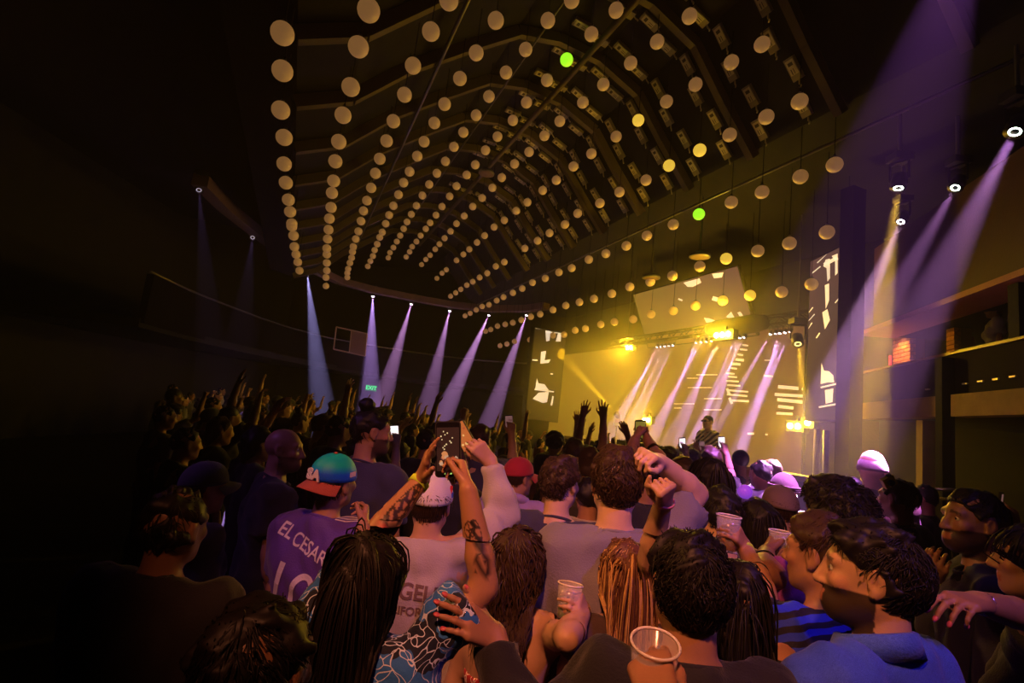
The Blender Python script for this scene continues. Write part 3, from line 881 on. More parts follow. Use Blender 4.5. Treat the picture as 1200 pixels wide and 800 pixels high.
right_light(1160, -150, 4.4, 1010, 300, 4.3, 15000, (0.52, 0.15, 0.75), (0.8, 0.6, 1.0), 20, 'wash light throwing the broadest violet beam over the balcony', 1.3, 5)
right_light(1118, 284, 7.4, 1121, 300, 7.3, 4000, (0.1, 0.06, 1.0), (0.15, 0.1, 1.0), 20, 'small deep blue lamp above the balcony ledge', 0.55, 8)

# guests up on the right balcony are added with the crowd
BALC = [(on_right(1167, 400, 0.75), 3, 4), (on_right(1196, 400, 0.8), 0, 0), (on_right(1132, 400, 1.3), 8, 2)]

# ================================================================ PEOPLE: bodies grown from distance fields
def V3(*a): return np.array(a, float)
def unit(v):
    v = np.asarray(v, float)
    return v / (np.linalg.norm(v) + 1e-9)

class Field:
    def __init__(self, lo, hi, h):
        self.h = h
        self.lo = np.asarray(lo, float)
        self.n = np.maximum(4, np.ceil((np.asarray(hi, float) - self.lo) / h).astype(int) + 1)
        self.val = np.full(tuple(self.n), 0.2, np.float32)
        self.ax = [self.lo[i] + h * np.arange(self.n[i]) for i in range(3)]
    def sub(self, lo, hi):
        a = np.maximum(0, np.floor((np.asarray(lo) - self.lo) / self.h).astype(int))
        b = np.minimum(self.n, np.ceil((np.asarray(hi) - self.lo) / self.h).astype(int) + 1)
        if np.any(b <= a): return None
        sl = tuple(slice(a[i], b[i]) for i in range(3))
        X, Y, Z = np.meshgrid(*(self.ax[i][sl[i]] for i in range(3)), indexing='ij', sparse=True)
        return sl, X, Y, Z
    def blend(self, sl, d, k, mode):
        a = self.val[sl]
        if mode == 'add':
            if k > 0:
                h = np.maximum(k - np.abs(a - d), 0) / k
                self.val[sl] = np.minimum(a, d) - h * h * k * 0.25
            else:
                self.val[sl] = np.minimum(a, d)
        else:                                       # carve
            d = -d
            if k > 0:
                h = np.maximum(k - np.abs(a - d), 0) / k
                self.val[sl] = np.maximum(a, d) + h * h * k * 0.25
            else:
                self.val[sl] = np.maximum(a, d)
    def cone(self, a, b, ra, rb, k=0.02, mode='add'):
        a, b = np.asarray(a, float), np.asarray(b, float)
        m = max(ra, rb) + k + 3 * self.h
        s = self.sub(np.minimum(a, b) - m, np.maximum(a, b) + m)
        if s is None: return self
        sl, X, Y, Z = s
        ab = b - a
        L2 = ab @ ab + 1e-12
        t = np.clip(((X - a[0]) * ab[0] + (Y - a[1]) * ab[1] + (Z - a[2]) * ab[2]) / L2, 0, 1)
        d = np.sqrt((X - a[0] - t * ab[0]) ** 2 + (Y - a[1] - t * ab[1]) ** 2 + (Z - a[2] - t * ab[2]) ** 2) - (ra + (rb - ra) * t)
        self.blend(sl, d.astype(np.float32), k, mode)
        return self
    def ell(self, c, r, R=None, k=0.02, mode='add'):
        c = np.asarray(c, float); r = np.asarray(r, float)
        if R is None: R = np.eye(3)
        m = float(r.max()) + k + 3 * self.h
        s = self.sub(c - m, c + m)
        if s is None: return self
        sl, X, Y, Z = s
        X, Y, Z = X - c[0], Y - c[1], Z - c[2]
        q = [X * R[0, i] + Y * R[1, i] + Z * R[2, i] for i in range(3)]
        k0 = np.sqrt(sum((q[i] / r[i]) ** 2 for i in range(3)))
        k1 = np.sqrt(sum((q[i] / r[i] ** 2) ** 2 for i in range(3))) + 1e-9
        d = np.where(k0 < 1e-3, -float(r.min()), k0 * (k0 - 1) / k1)
        self.blend(sl, d.astype(np.float32), k, mode)
        return self
    def cut(self, p, n, k=0.0):
        """keep the side of the plane that n points away from"""
        X, Y, Z = np.meshgrid(*self.ax, indexing='ij', sparse=True)
        d = (X - p[0]) * n[0] + (Y - p[1]) * n[1] + (Z - p[2]) * n[2]
        self.val = np.maximum(self.val, d.astype(np.float32))
        return self
    def ripple(self, amp, freq, seed, stretch=(1, 1, 1)):
        r = np.random.default_rng(seed)
        X, Y, Z = np.meshgrid(*self.ax, indexing='ij', sparse=True)
        acc = 0
        for i in range(5):
            d = unit(r.normal(size=3) * np.asarray(stretch)) * freq * r.uniform(0.6, 1.7)
            w = unit(r.normal(size=3)) * freq * 0.5
            acc = acc + np.sin(X * d[0] + Y * d[1] + Z * d[2] + r.uniform(0, 6) + 1.3 * np.sin(X * w[0] + Y * w[1] + Z * w[2]))
        self.val = self.val + (amp / 2.2 * acc).astype(np.float32)
        return self
    def mesh(self):
        v = self.val
        s = v < 0
        nx, ny, nz = v.shape
        c = [s[i:nx - 1 + i, j:ny - 1 + j, k:nz - 1 + k] for i in (0, 1) for j in (0, 1) for k in (0, 1)]
        cnt = sum(q.astype(np.int8) for q in c)
        act = (cnt > 0) & (cnt < 8)
        ijk = np.argwhere(act)
        if len(ijk) == 0:
            return np.zeros((0, 3)), np.zeros((0, 4), int)
        off = np.array([(i, j, k) for i in (0, 1) for j in (0, 1) for k in (0, 1)])
        cv = np.stack([v[ijk[:, 0] + o[0], ijk[:, 1] + o[1], ijk[:, 2] + o[2]] for o in off], 1)
        acc = np.zeros((len(ijk), 3)); num = np.zeros(len(ijk))
        for a in range(8):
            for b in range(a + 1, 8):
                if np.abs(off[a] - off[b]).sum() != 1: continue
                x = (cv[:, a] < 0) != (cv[:, b] < 0)
                t = cv[:, a] / (cv[:, a] - cv[:, b] + 1e-12)
                p = off[a] + t[:, None] * (off[b] - off[a])
                acc[x] += p[x]; num[x] += 1
        P = self.lo + (ijk + acc / num[:, None]) * self.h
        idx = np.full(act.shape, -1, np.int32)
        idx[act] = np.arange(len(ijk))
        F = []
        for ax in range(3):
            o1, o2 = [(1, 2), (2, 0), (0, 1)][ax]
            A = [slice(None)] * 3; B = [slice(None)] * 3
            A[ax] = slice(0, -1); B[ax] = slice(1, None)
            d = s[tuple(A)] != s[tuple(B)]
            e = np.argwhere(d)
            ok = (e[:, o1] > 0) & (e[:, o2] > 0) & (e[:, o1] < v.shape[o1] - 1) & (e[:, o2] < v.shape[o2] - 1)
            e = e[ok]
            u1 = np.zeros(3, int); u1[o1] = 1
            u2 = np.zeros(3, int); u2[o2] = 1
            q = np.stack([idx[tuple((e - m).T)] for m in (u1 * 0, u1, u1 + u2, u2)], 1)
            inside_first = s[tuple(e.T)]
            q[~inside_first] = q[~inside_first][:, ::-1]
            F.append(q)
        F = np.concatenate(F)
        return P, F

def np_mesh(name, V, F, smooth=True, cols=None):
    me = bpy.data.meshes.new(name)
    V = np.asarray(V, np.float32); F = np.asarray(F, np.int32)
    k = F.shape[1]
    me.vertices.add(len(V)); me.vertices.foreach_set('co', V.ravel())
    me.loops.add(len(F) * k); me.loops.foreach_set('vertex_index', F.ravel())
    me.polygons.add(len(F)); me.polygons.foreach_set('loop_start', np.arange(0, len(F) * k, k, dtype=np.int32))
    me.polygons.foreach_set('use_smooth', np.ones(len(F), bool))
    if cols is not None:
        a = me.color_attributes.new('tint', 'FLOAT_COLOR', 'POINT')
        c4 = np.ones((len(V), 4), np.float32); c4[:, :3] = cols
        a.data.foreach_set('color', c4.ravel())
    me.update()
    return me

def join(parts):
    V, F, o = [], [], 0
    for v, f in parts:
        V.append(v); F.append(np.asarray(f) + o); o += len(v)
    return np.concatenate(V), np.concatenate(F)

def drop_inside(V, F, boxes):
    """remove faces that lie inside any of the boxes and the vertices they leave loose"""
    c = V[F].mean(1)
    keep = np.ones(len(F), bool)
    for lo, hi in boxes:
        keep &= ~np.all((c > lo) & (c < hi), axis=1)
    F = F[keep]
    u, inv = np.unique(F, return_inverse=True)
    return V[u], inv.reshape(F.shape)

SKIN = mat('skin', (0.5, 0.3, 0.2), 0.42, attr='tint', var=0.10, vscale=30, bump=0.08, bscale=300, spec=0.45, sss=0.05)
TONES = {'pale': (0.62, 0.40, 0.29), 'fair': (0.52, 0.31, 0.20), 'tan': (0.40, 0.21, 0.12), 'brown': (0.25, 0.125, 0.068), 'dark': (0.12, 0.06, 0.035)}
HAIRC = {'black': (0.010, 0.008, 0.008), 'brown': (0.045, 0.024, 0.014), 'auburn': (0.11, 0.045, 0.025), 'blonde': (0.50, 0.30, 0.12)}
def hair_mat(c):
    return mat('hair_' + c, HAIRC[c], 0.5, var=0.35, vscale=120, spec=0.35)
BLONDE2 = mat('hair_streak', (0.09, 0.045, 0.02), 0.4, var=0.4, vscale=80)
def cloth(name, col, rough=0.85, **kw):
    kw.setdefault('var', 0.15); kw.setdefault('bump', 0.25); kw.setdefault('bscale', 180); kw.setdefault('sheen', 0.15)
    return mat('cloth_' + name, col, rough, **kw)

def ray_len(px, py, p, L, side='n'):
    """the point on the pixel's ray that lies L from p; 'n' the nearer, 'f' the farther one"""
    d = unit(ray(px, py))
    q = CAM - p
    b = q @ d; c = q @ q - L * L
    D = b * b - c
    if D <= 0:
        cl = CAM + d * (-b)
        return p + unit(cl - p) * L
    t = -b - math.sqrt(D) if side == 'n' else -b + math.sqrt(D)
    return CAM + d * max(t, 0.1)

# ---- hands: palm, four fingers and a thumb
CURLS = {'relax': ((18, 28, 18), 8), 'flat': ((4, 6, 4), 10), 'together': ((8, 10, 6), 3), 'fist': ((82, 92, 55), 2), 'grip': ((36, 48, 34), 5), 'hook': ((55, 60, 30), 4),
         'spread': ((6, 10, 8), 26), 'phone': ((44, 62, 42), 3), 'cup': ((38, 42, 30), 9)}
def hand_chains(wrist, along, palm, side, pose, s=1.0):
    """bones as (a, b, ra, rb) in order palm, fingers, thumb; 'palm' is the way the palm faces, side +1 when the thumb lies to along x palm"""
    y = unit(along); z = unit(palm - y * (palm @ y)); x = np.cross(y, z) * side
    def W(px, py, pz): return wrist + s * (x * px + y * py + z * pz)
    palm_b, fing = [], []
    (c1, c2, c3), fan = CURLS[pose]
    base = [(0.030, 0.090), (0.010, 0.094), (-0.011, 0.090), (-0.030, 0.081)]
    lens = [0.075, 0.084, 0.077, 0.060]
    rad = [0.0092, 0.0095, 0.0090, 0.0080]
    for i in range(4):
        bx, by = base[i]
        palm_b.append((W(bx * 0.55, 0.0, 0), W(bx, by, -0.001), 0.0165 * s, 0.0125 * s))
        fa = math.radians(fan * (1.2 - i * 0.8) * 0.5)
        p = np.array([bx, by, -0.001])
        ang = 0.0
        ch = []
        extra = (0, 2, 5, 9)[i]
        for j, (fr, cu) in enumerate(zip((0.45, 0.30, 0.25), (c1, c2, c3))):
            ang += math.radians(cu + extra)
            d = np.array([math.sin(fa) * math.cos(ang), math.cos(fa) * math.cos(ang), math.sin(ang)])
            q = p + d * lens[i] * fr * 1.06
            r0 = rad[i] * (1 - 0.12 * j); r1 = rad[i] * (1 - 0.12 * (j + 1))
            ch.append((W(*p), W(*q), r0 * s, r1 * s))
            p = q
        fing.append(ch)
    cl = {'fist': 1.0, 'grip': 0.55, 'phone': 0.5, 'cup': 0.55, 'hook': 0.5, 'relax': 0.3}.get(pose, 0.0)
    t0 = np.array([0.020, 0.018, 0.006]); t1 = np.array([0.046 - 0.012 * cl, 0.050, 0.012 + 0.022 * cl])
    t2 = t1 + np.array([0.020 - 0.022 * cl, 0.030, 0.004 + 0.014 * cl]); t3 = t2 + np.array([0.008 - 0.024 * cl, 0.026, 0.004 + 0.004 * cl])
    th = [(W(*t0), W(*t1), 0.0165 * s, 0.0125 * s), (W(*t1), W(*t2), 0.0118 * s, 0.0105 * s), (W(*t2), W(*t3), 0.0103 * s, 0.0085 * s)]
    return palm_b, fing, th, (x, y, z)

class Person:
    def __init__(self, label, head, face=0, body=None, tone='fair', hair='black', style='short', female=False, tilt=0, pitch=0, group=None,
                 arms=None, shirt=None, sleeve='short', trousers=None, fine=1.0, world=None, base=None, H=None, lean=0.0, beard=None, stout=1.0, seed=0,
                 neck='round', lockn=500, facef=None, name='person', shoes=None, bare_back=False, z0=0.0, hair_col2=None):
        self.seed = seed
        self.fem = female
        if fine == 1.0 and world is None: fine = 1.0 if head[2] < 1.5 else (1.3 if head[2] < 2.4 else 1.55)
        self.fine = fine
        self.tone = np.array(TONES[tone])
        self.hairc = hair
        if world is None:
            hc = at(*head) if len(head) == 3 else None
        else:
            hc = np.asarray(world, float)
        body = face if body is None else body
        self.H = (hc[2] - z0 + 0.115) if H is None else H
        k = self.k = self.H / 1.75
        if H is not None: hc[2] = z0 + H - 0.115 * k
        self.hc = hc
        ba, fa = math.radians(body), math.radians(face)
        self.bf = V3(math.sin(ba), math.cos(ba), 0); self.br = V3(math.cos(ba), -math.sin(ba), 0); self.up = V3(0, 0, 1)
        hf = V3(math.sin(fa), math.cos(fa), 0); hr = V3(math.cos(fa), -math.sin(fa), 0)
        hp = math.radians(pitch); ht = math.radians(tilt)
        hf2 = hf * math.cos(hp) + self.up * math.sin(hp)
        hu = -hf * math.sin(hp) + self.up * math.cos(hp)
        hr2 = hr * math.cos(ht) - hu * math.sin(ht); hu2 = hr * math.sin(ht) + hu * math.cos(ht)
        self.HR = np.stack([hr2, hf2, hu2], 1)
        # the feet stand below the head, a little back; lean tips the upper body along its heading
        g = hc - self.bf * (0.02 * k + lean)
        self.origin = V3(g[0], g[1], z0)
        self.lean = lean
        self.root = empty(name, self.origin)
        tag(self.root, label, 'person', group)
        w = 0.90 if female else 1.0
        self.sw = 0.178 * k * w * (1 + (stout - 1) * 0.5)
        self.st = stout
        self.J = J = {}
        def B(x, y, z):
            zf = z * k
            return self.origin + self.br * x * k + self.bf * (y * k + lean * np.clip((z - 0.9) / 0.7, 0, 1.1)) + self.up * zf
        self.B = B
        J['sr'] = B(0, 0, 1.405) + self.br * self.sw; J['sl'] = B(0, 0, 1.405) - self.br * self.sw
        self.arms = {}
        arms = arms or {}
        self.hands = {}
        for sd, key in ((1, 'r'), (-1, 'l')):
            S = J['s' + key]
            a = arms.get(key)
            ul, fl = 0.285 * k, 0.255 * k
            if a is None:
                E_ = S + unit(self.br * sd * 0.16 - self.up + self.bf * 0.02) * ul
                Wr = E_ + unit(self.br * sd * 0.02 - self.up + self.bf * 0.25) * fl
                hd, pn, pose = unit(Wr - E_), -self.br * sd, 'relax'
            else:
                def res(spec, p, L):
                    if len(spec) == 3 and isinstance(spec[2], str):
                        return ray_len(spec[0], spec[1], p, L, spec[2])
                    v = self.br * spec[0] * sd + self.bf * spec[1] + self.up * spec[2]
                    return p + unit(v) * L
                if 'shrug' in a:
                    S = J['s' + key] = S + self.up * a['shrug'] * k - self.br * sd * a['shrug'] * 0.4 * k
                if 'ik' in a:                       # wrist given as a point; the elbow bends towards the hint
                    Wr = np.asarray(a['ik'], float)
                    v = Wr - S; dist = min(np.linalg.norm(v), (ul + fl) * 0.985); v = unit(v)
                    Wr = S + v * dist
                    ca = (ul * ul + dist * dist - fl * fl) / (2 * ul * dist)
                    hn = np.asarray(a['hint'], float); hn = unit(hn - v * (hn @ v))
                    E_ = S + v * ul * ca + hn * ul * math.sqrt(max(0, 1 - ca * ca))
                else:
                    E_ = res(a['e'], S, ul)
                    Wr = res(a['w'], E_, fl)
                if 'h' in a:
                    hd = unit(res(a['h'], Wr, 0.17 * k) - Wr)
                else:
                    hd = unit(Wr - E_)
                pn = a.get('p', -self.br * sd)
                if isinstance(pn, str):
                    pn = {'cam': CAM - Wr, 'away': Wr - CAM, 'left': V3(-1, 0, 0), 'right': V3(1, 0, 0), 'up': V3(0, 0, 1), 'down': V3(0, 0, -1)}[pn]
                pn = np.asarray(pn, float)
                pose = a.get('pose', 'relax')
            self.arms[key] = (S, E_, Wr)
            self.hands[key] = (hd, pn, pose, (a or {}).get('side'))
        self.facef = facef
        self.beard = beard
        self.build_body(trousers)
        self.sleeve = sleeve
        if shirt is not None: self.build_shirt(shirt, 'short' if sleeve == 'loose' else sleeve, neck, sleeve == 'loose')
        if trousers is not None: self.build_trousers(trousers, shoes)
        self.build_eyes()
        self.style = style
        if style: self.build_hair(style, lockn, hair_col2)

    # ---- shapes shared by skin and clothing
    def hp(self, x, y, z): return self.hc + self.HR @ (V3(x, y, z) * self.k)
    def torso(self, f, g=0.0, lower=True):
        B, k, st = self.B, self.k, self.st
        fem = self.fem
        def cap(hw, y, z, r, kk=0.06):
            f.cone(B(-hw * st, y, z), B(hw * st, y, z), r * k * (1 + (st - 1) * 0.6) + g, r * k * (1 + (st - 1) * 0.6) + g, kk)
        cap(0.078 if not fem else 0.062, 0.0, 1.30, 0.105 if not fem else 0.095)
        cap(0.074 if not fem else 0.055, 0.005, 1.20, 0.108 if not fem else 0.092)
        cap(0.060 if not fem else 0.040, 0.01, 1.06, 0.102 if not fem else 0.086)
        if fem:
            for s in (-1, 1): f.ell(B(s * 0.075, 0.085, 1.23), np.full(3, 0.06 * k + g), None, 0.03)
        cap(0.075 if not fem else 0.08, -0.005, 0.92, 0.105)
        for key, sd in (('r', 1), ('l', -1)):
            S = self.arms[key][0]
            f.cone(B(0, -0.012, 1.435), S + self.up * 0.012, 0.056 * k + g, 0.052 * k + g, 0.05)
            f.cone(B(sd * 0.07, 0, 1.32), S - self.up * 0.02, 0.085 * k + g, 0.056 * k + g, 0.05)
    def arm(self, f, key, g=0.0, k=0.03):
        S, E_, Wr = self.arms[key]
        q = self.k * (0.88 if self.fem else 1.0) * (1 + (self.st - 1) * 0.5)
        m = S + (E_ - S) * 0.45
        f.cone(S, m, 0.054 * q + g, 0.047 * q + g, k)
        f.cone(m, E_, 0.047 * q + g, 0.039 * q + g, k)
        m2 = E_ + (Wr - E_) * 0.3
        f.cone(E_, m2, 0.038 * q + g, 0.042 * q + g, k)
        f.cone(m2, Wr, 0.042 * q + g, 0.0255 * q + g, k)
    def head_sdf(self, f):
        hp, k, R = self.hp, self.k, self.HR
        B = self.B
        f.cone(B(0, -0.012, 1.415), hp(0, -0.022, -0.05), (0.062 if not self.fem else 0.052) * k, (0.056 if not self.fem else 0.047) * k, 0.03)
        f.ell(hp(0, -0.012, 0.03), V3(0.077, 0.097, 0.088) * k, R, 0.01)
        f.ell(hp(0, 0.030, -0.030), V3(0.061, 0.066, 0.084) * k, R, 0.03)
        f.cone(hp(-0.045, 0.005, -0.055), hp(-0.012, 0.066, -0.092), 0.024 * k, 0.020 * k, 0.03)
        f.cone(hp(0.045, 0.005, -0.055), hp(0.012, 0.066, -0.092), 0.024 * k, 0.020 * k, 0.03)
        f.cone(hp(-0.040, 0.076, 0.030), hp(0.040, 0.076, 0.030), 0.014 * k, 0.014 * k, 0.02)
        for s in (-1, 1):
            f.ell(hp(s * 0.043, 0.066, -0.018), V3(0.02, 0.02, 0.018) * k, R, 0.02)
            f.ell(hp(s * 0.033, 0.099, 0.011), V3(0.019, 0.014, 0.0125) * k, R, 0.014, 'carve')
        f.cone(hp(0, 0.090, 0.016), hp(0, 0.112, -0.028), 0.0095 * k, 0.0125 * k, 0.014)
        for s in (-1, 1): f.ell(hp(s * 0.012, 0.100, -0.032), V3(0.009, 0.011, 0.008) * k, R, 0.008)
        f.cone(hp(-0.017, 0.089, -0.055), hp(0.017, 0.089, -0.055), 0.0082 * k, 0.0082 * k, 0.006)
        f.cone(hp(-0.014, 0.087, -0.068), hp(0.014, 0.087, -0.068), 0.0088 * k, 0.0088 * k, 0.006)
        for s in (-1, 1):
            f.ell(hp(s * 0.079, -0.010, 0.002), V3(0.010, 0.021, 0.034) * k, R, 0.006)
            f.ell(hp(s * 0.090, -0.003, 0.004), V3(0.009, 0.011, 0.020) * k, R, 0.006, 'carve')
            f.ell(hp(s * 0.077, -0.002, -0.028), V3(0.007, 0.010, 0.010) * k, R, 0.006)
        if self.beard:
            f.ell(hp(0, 0.052, -0.075), V3(0.052, 0.052, 0.042) * k, R, 0.02)
    def leg(self, f, g=0.0):
        B, k = self.B, self.k
        q = 1 + (self.st - 1) * 0.5
        for s in (-1, 1):
            f.cone(B(s * 0.088, 0, 0.90), B(s * 0.1, 0.012, 0.50), 0.088 * k * q + g, 0.058 * k * q + g, 0.04)
            f.cone(B(s * 0.1, 0.012, 0.50), B(s * 0.105, -0.01, 0.34), 0.056 * k + g, 0.055 * k + g, 0.03)
            f.cone(B(s * 0.105, -0.01, 0.34), B(s * 0.11, -0.02, 0.09), 0.055 * k + g, 0.04 * k + g, 0.03)
    def full(self, f, hands=True):
        self.torso(f); self.leg(f)
        B, k = self.B, self.k
        for s in (-1, 1):
            f.cone(B(s * 0.11, -0.045, 0.042), B(s * 0.125, 0.13, 0.034), 0.04 * k, 0.032 * k, 0.03)
        for key in 'rl': self.arm(f, key)
        self.head_sdf(f)
    def hand_sdf(self, f, key):
        S, E_, Wr = self.arms[key]
        q = self.k * (0.88 if self.fem else 1.0)
        f.cone(E_ + (Wr - E_) * 0.3, Wr, 0.042 * q, 0.0255 * q, 0.02)
        hd, pn, pose, side = self.hands[key]
        if side is None: side = 1 if key == 'r' else -1
        pb, fing, th, fr = hand_chains(Wr + hd * 0.008, hd, pn, side, pose, self.k * (0.92 if self.fem else 1.0) * 1.02)
        self.handinfo = getattr(self, 'handinfo', {})
        self.handinfo[key] = (Wr, fr, fing, th)
        for a, b, ra, rb in pb: f.cone(a, b, ra, rb, 0.014)
        f2 = f
        for ch in fing + [th]:
            for j, (a, b, ra, rb) in enumerate(ch):
                f2.cone(a, b, ra, rb, 0.006 if j == 0 else 0.0035)
    def bounds(self, pts, m): 
        P = np.array(pts); return P.min(0) - m, P.max(0) + m
    def build_body(self, trousers):
        B, k = self.B, self.k
        fine = self.fine
        h0 = min(0.017 * fine, 0.021)
        allp = [B(0, 0, 0), B(0.2, 0.2, 0), B(-0.2, -0.1, 0), self.hc + V3(0, 0, 0.03)] + [p for a in self.arms.values() for p in a] + [self.arms[q][2] + self.hands[q][0] * 0.12 for q in 'rl']
        lo, hi = self.bounds(allp, 0.13)
        lo[2] = self.origin[2] - 0.01
        f = Field(lo, hi, h0); self.full(f)
        V, F = f.mesh()
        parts = []
        boxes = []
        hh = 0.0052 * fine if fine < 1.6 else 0.008 * fine
        lo, hi = self.hc - V3(0.15, 0.15, 0.17) * k, self.hc + V3(0.15, 0.15, 0.15) * k
        f = Field(lo, hi, hh); self.torso(f); self.head_sdf(f)
        parts.append(f.mesh()); boxes.append((lo + h0 * 1.0, hi - h0 * 1.0))
        self.hbox = []
        for key in 'rl':
            S, E_, Wr = self.arms[key]
            hd = self.hands[key][0]
            c0 = Wr - unit(Wr - E_) * 0.05
            lo, hi = self.bounds([c0, Wr, Wr + hd * 0.17 * k], 0.062)
            f = Field(lo, hi, min(0.0042 * fine, 0.0062))
            self.arm(f, key)
            self.hand_sdf(f, key)
            parts.append(f.mesh()); boxes.append((lo + h0 * 0.6, hi - h0 * 0.6))
        V, F = drop_inside(V, F, boxes)
        V, F = join([(V, F)] + parts)
        cols = self.paint(V)
        me = np_mesh('body', V - self.origin, F, cols=cols)
        self.body = obj('body', me, SKIN, self.root)
    def paint(self, V):
        c = np.tile(self.tone, (len(V), 1))
        q = (V - self.hc) @ self.HR / self.k
        x, y, z = q[:, 0], q[:, 1], q[:, 2]
        near = (np.abs(x) < 0.12) & (np.abs(y) < 0.14) & (np.abs(z) < 0.16)
        lips = near & (np.abs(x) < 0.024) & (y > 0.084) & (z > -0.076) & (z < -0.047)
        c[lips] *= (0.95, 0.6, 0.6)
        hc_ = np.array(HAIRC[self.hairc])
        brow = near & (np.abs(np.abs(x) - 0.034) < 0.02) & (y > 0.07) & (np.abs(z - 0.034 + (np.abs(x) - 0.034) * 0.15) < 0.0055)
        c[brow] = c[brow] * 0.25 + hc_ * 0.75
        if self.beard:
            b = near & (y > -0.005 - 0.1 * np.maximum(0, z + 0.05)) & (z < -0.030 - 0.25 * np.maximum(0, y - 0.07)) & (z > -0.135) & ~lips
            mo = near & (np.abs(x) < 0.034) & (y > 0.078) & (z > -0.050) & (z < -0.036)
            b |= mo & ~lips
            c[b] = c[b] * (1 - self.beard) + hc_ * self.beard
        ch = near & (np.abs(np.abs(x) - 0.045) < 0.02) & (y > 0.05) & (np.abs(z + 0.018) < 0.02)
        c[ch] *= (1.04, 0.92, 0.92)
        if self.facef is not None: c = self.facef(self, V, c)
        return np.clip(c, 0, 1)
    def build_eyes(self):
        if self.fine > 1.6: return
        for s in (-1, 1):
            c = self.hp(s * 0.032, 0.0755, 0.0105) - self.origin
            prof = [(max(1e-4, 0.0122 * math.sin(a)), -0.0122 * math.cos(a)) for a in np.linspace(0.01, math.pi - 0.01, 9)]
            e = MB().lathe(prof, 12, c=c * 0).build('eye', mat('eye_white', (0.75, 0.72, 0.68), 0.2), self.root, True)
            e.location = tuple(c)
            R = frame_z(self.HR[:, 1])
            MB().lathe([(1e-4, 0.0127), (0.003, 0.0124), (0.0058, 0.0108)], 12, R=R).build('iris', mat('iris_dark', (0.02, 0.012, 0.008), 0.1), e, True)
    def build_shirt(self, m, sleeve, neck, loose=False):
        B, k = self.B, self.k
        h = 0.0125 * self.fine
        g = 0.016
        pts = [B(0, 0, 0.80), self.hc - V3(0, 0, 0.12 * k), B(0.2, 0.16, 1.0), B(-0.2, -0.16, 1.0)] + [p for a in self.arms.values() for p in (a[0], a[1])]
        if sleeve == 'long': pts += [a[2] for a in self.arms.values()]
        lo, hi = self.bounds(pts, 0.10)
        lo[2] = self.origin[2] + 0.78 * k
        f = Field(lo, hi, h)
        self.torso(f, g)
        f.cut(B(0, 0, 1.50 if neck != 'high' else 1.53), V3(0, 0, 1))
        for key in 'rl':
            S, E_, Wr = self.arms[key]
            q = k * (0.88 if self.fem else 1.0) * (1 + (self.st - 1) * 0.5)
            if sleeve == 'none': continue
            if sleeve == 'short':
                e = S + (E_ - S) * (0.72 if not loose else 0.78)
                f2 = Field(lo, hi, h)
                f2.cone(S, S + (E_ - S) * 1.05, 0.058 * q + g, (0.060 if not loose else 0.066) * q + g, 0.02)
                f2.cut(e, unit(E_ - S))
            else:
                f2 = Field(lo, hi, h)
                f2.cone(S, E_, 0.056 * q + g, 0.046 * q + g, 0.03)
                m2 = E_ + (Wr - E_) * 0.35
                f2.cone(E_, m2, 0.046 * q + g, 0.046 * q + g, 0.03)
                f2.cone(m2, Wr + (Wr - E_) * 0.1, 0.046 * q + g, 0.032 * q + g, 0.03)
                f2.cut(Wr - unit(Wr - E_) * 0.02, unit(Wr - E_))
            kk = 0.035
            hh = np.maximum(kk - np.abs(f.val - f2.val), 0) / kk
            f.val = np.minimum(f.val, f2.val) - hh * hh * kk * 0.25
        f.ripple(0.010, 24, self.seed + 5, (1, 1, 0.5))
        f.ripple(0.005, 60, self.seed + 6, (1, 1, 0.5))
        f.cut(B(0, 0, 0.84), V3(0, 0, -1))
        # neck opening
        nb, nt_ = B(0, 0.0, 1.40), B(0, 0.02, 1.62)
        r = {'round': 0.071, 'wide': 0.10, 'collar': 0.069, 'high': 0.062}[neck] * k * (0.9 if self.fem else 1)
        f.cone(nb + self.bf * 0.012, nt_ + self.bf * 0.02, r, r * 1.05, 0.006, 'carve')
        V, F = f.mesh()
        self.shirt_VF = (V, F)
        self.shirt = obj('shirt', np_mesh('shirt', V - self.origin, F), m, self.root)
        if neck in ('round', 'collar') and self.fine < 1.6:
            c = B(0, 0.008, 1.475 if neck == 'round' else 1.487)
            ring = []
            for a in np.linspace(0, 2 * math.pi, 29):
                ring.append(c + self.br * math.cos(a) * r * 1.04 + self.bf * math.sin(a) * r * 1.02 + self.up * (-0.03 * k * math.sin(a) - 0.006) - self.origin)
            if neck == 'round':
                MB().tube(ring, 0.0075, 6, cap=False).build('collar', m, self.shirt, True)
            else:
                mb = MB()
                n = len(ring)
                V_ = []
                for p, a in zip(ring, np.linspace(0, 2 * math.pi, 29)):
                    o_ = self.br * math.cos(a) + self.bf * math.sin(a)
                    V_ += [p + o_ * 0.002, p + self.up * 0.032 + o_ * 0.004, p + self.up * 0.030 + o_ * 0.014, p - self.up * 0.022 + o_ * 0.030, p - self.up * 0.020 + o_ * 0.022]
                mb.add(V_, [(i * 5 + j, i * 5 + (j + 1) % 5, (i + 1) * 5 + (j + 1) % 5, (i + 1) * 5 + j) for i in range(n - 1) for j in range(5) if abs(i - 6.5) > 0.6])
                mb.build('collar', m, self.shirt, True)
    def build_trousers(self, m, shoes):
        B, k = self.B, self.k
        lo, hi = self.bounds([B(0.2, 0.2, 0.05), B(-0.2, -0.2, 0.97)], 0.05)
        lo[2] = self.origin[2] + 0.07
        f = Field(lo, hi, 0.03)
        self.leg(f, 0.016)
        f.cone(B(-0.075, -0.005, 0.92), B(0.075, -0.005, 0.92), 0.105 * k + 0.008, 0.105 * k + 0.008, 0.05)
        f.cut(B(0, 0, 0.98), V3(0, 0, 1)); f.cut(B(0, 0, 0.08), V3(0, 0, -1))
        V, F = f.mesh()
        obj('trousers', np_mesh('trousers', V - self.origin, F), m, self.root)
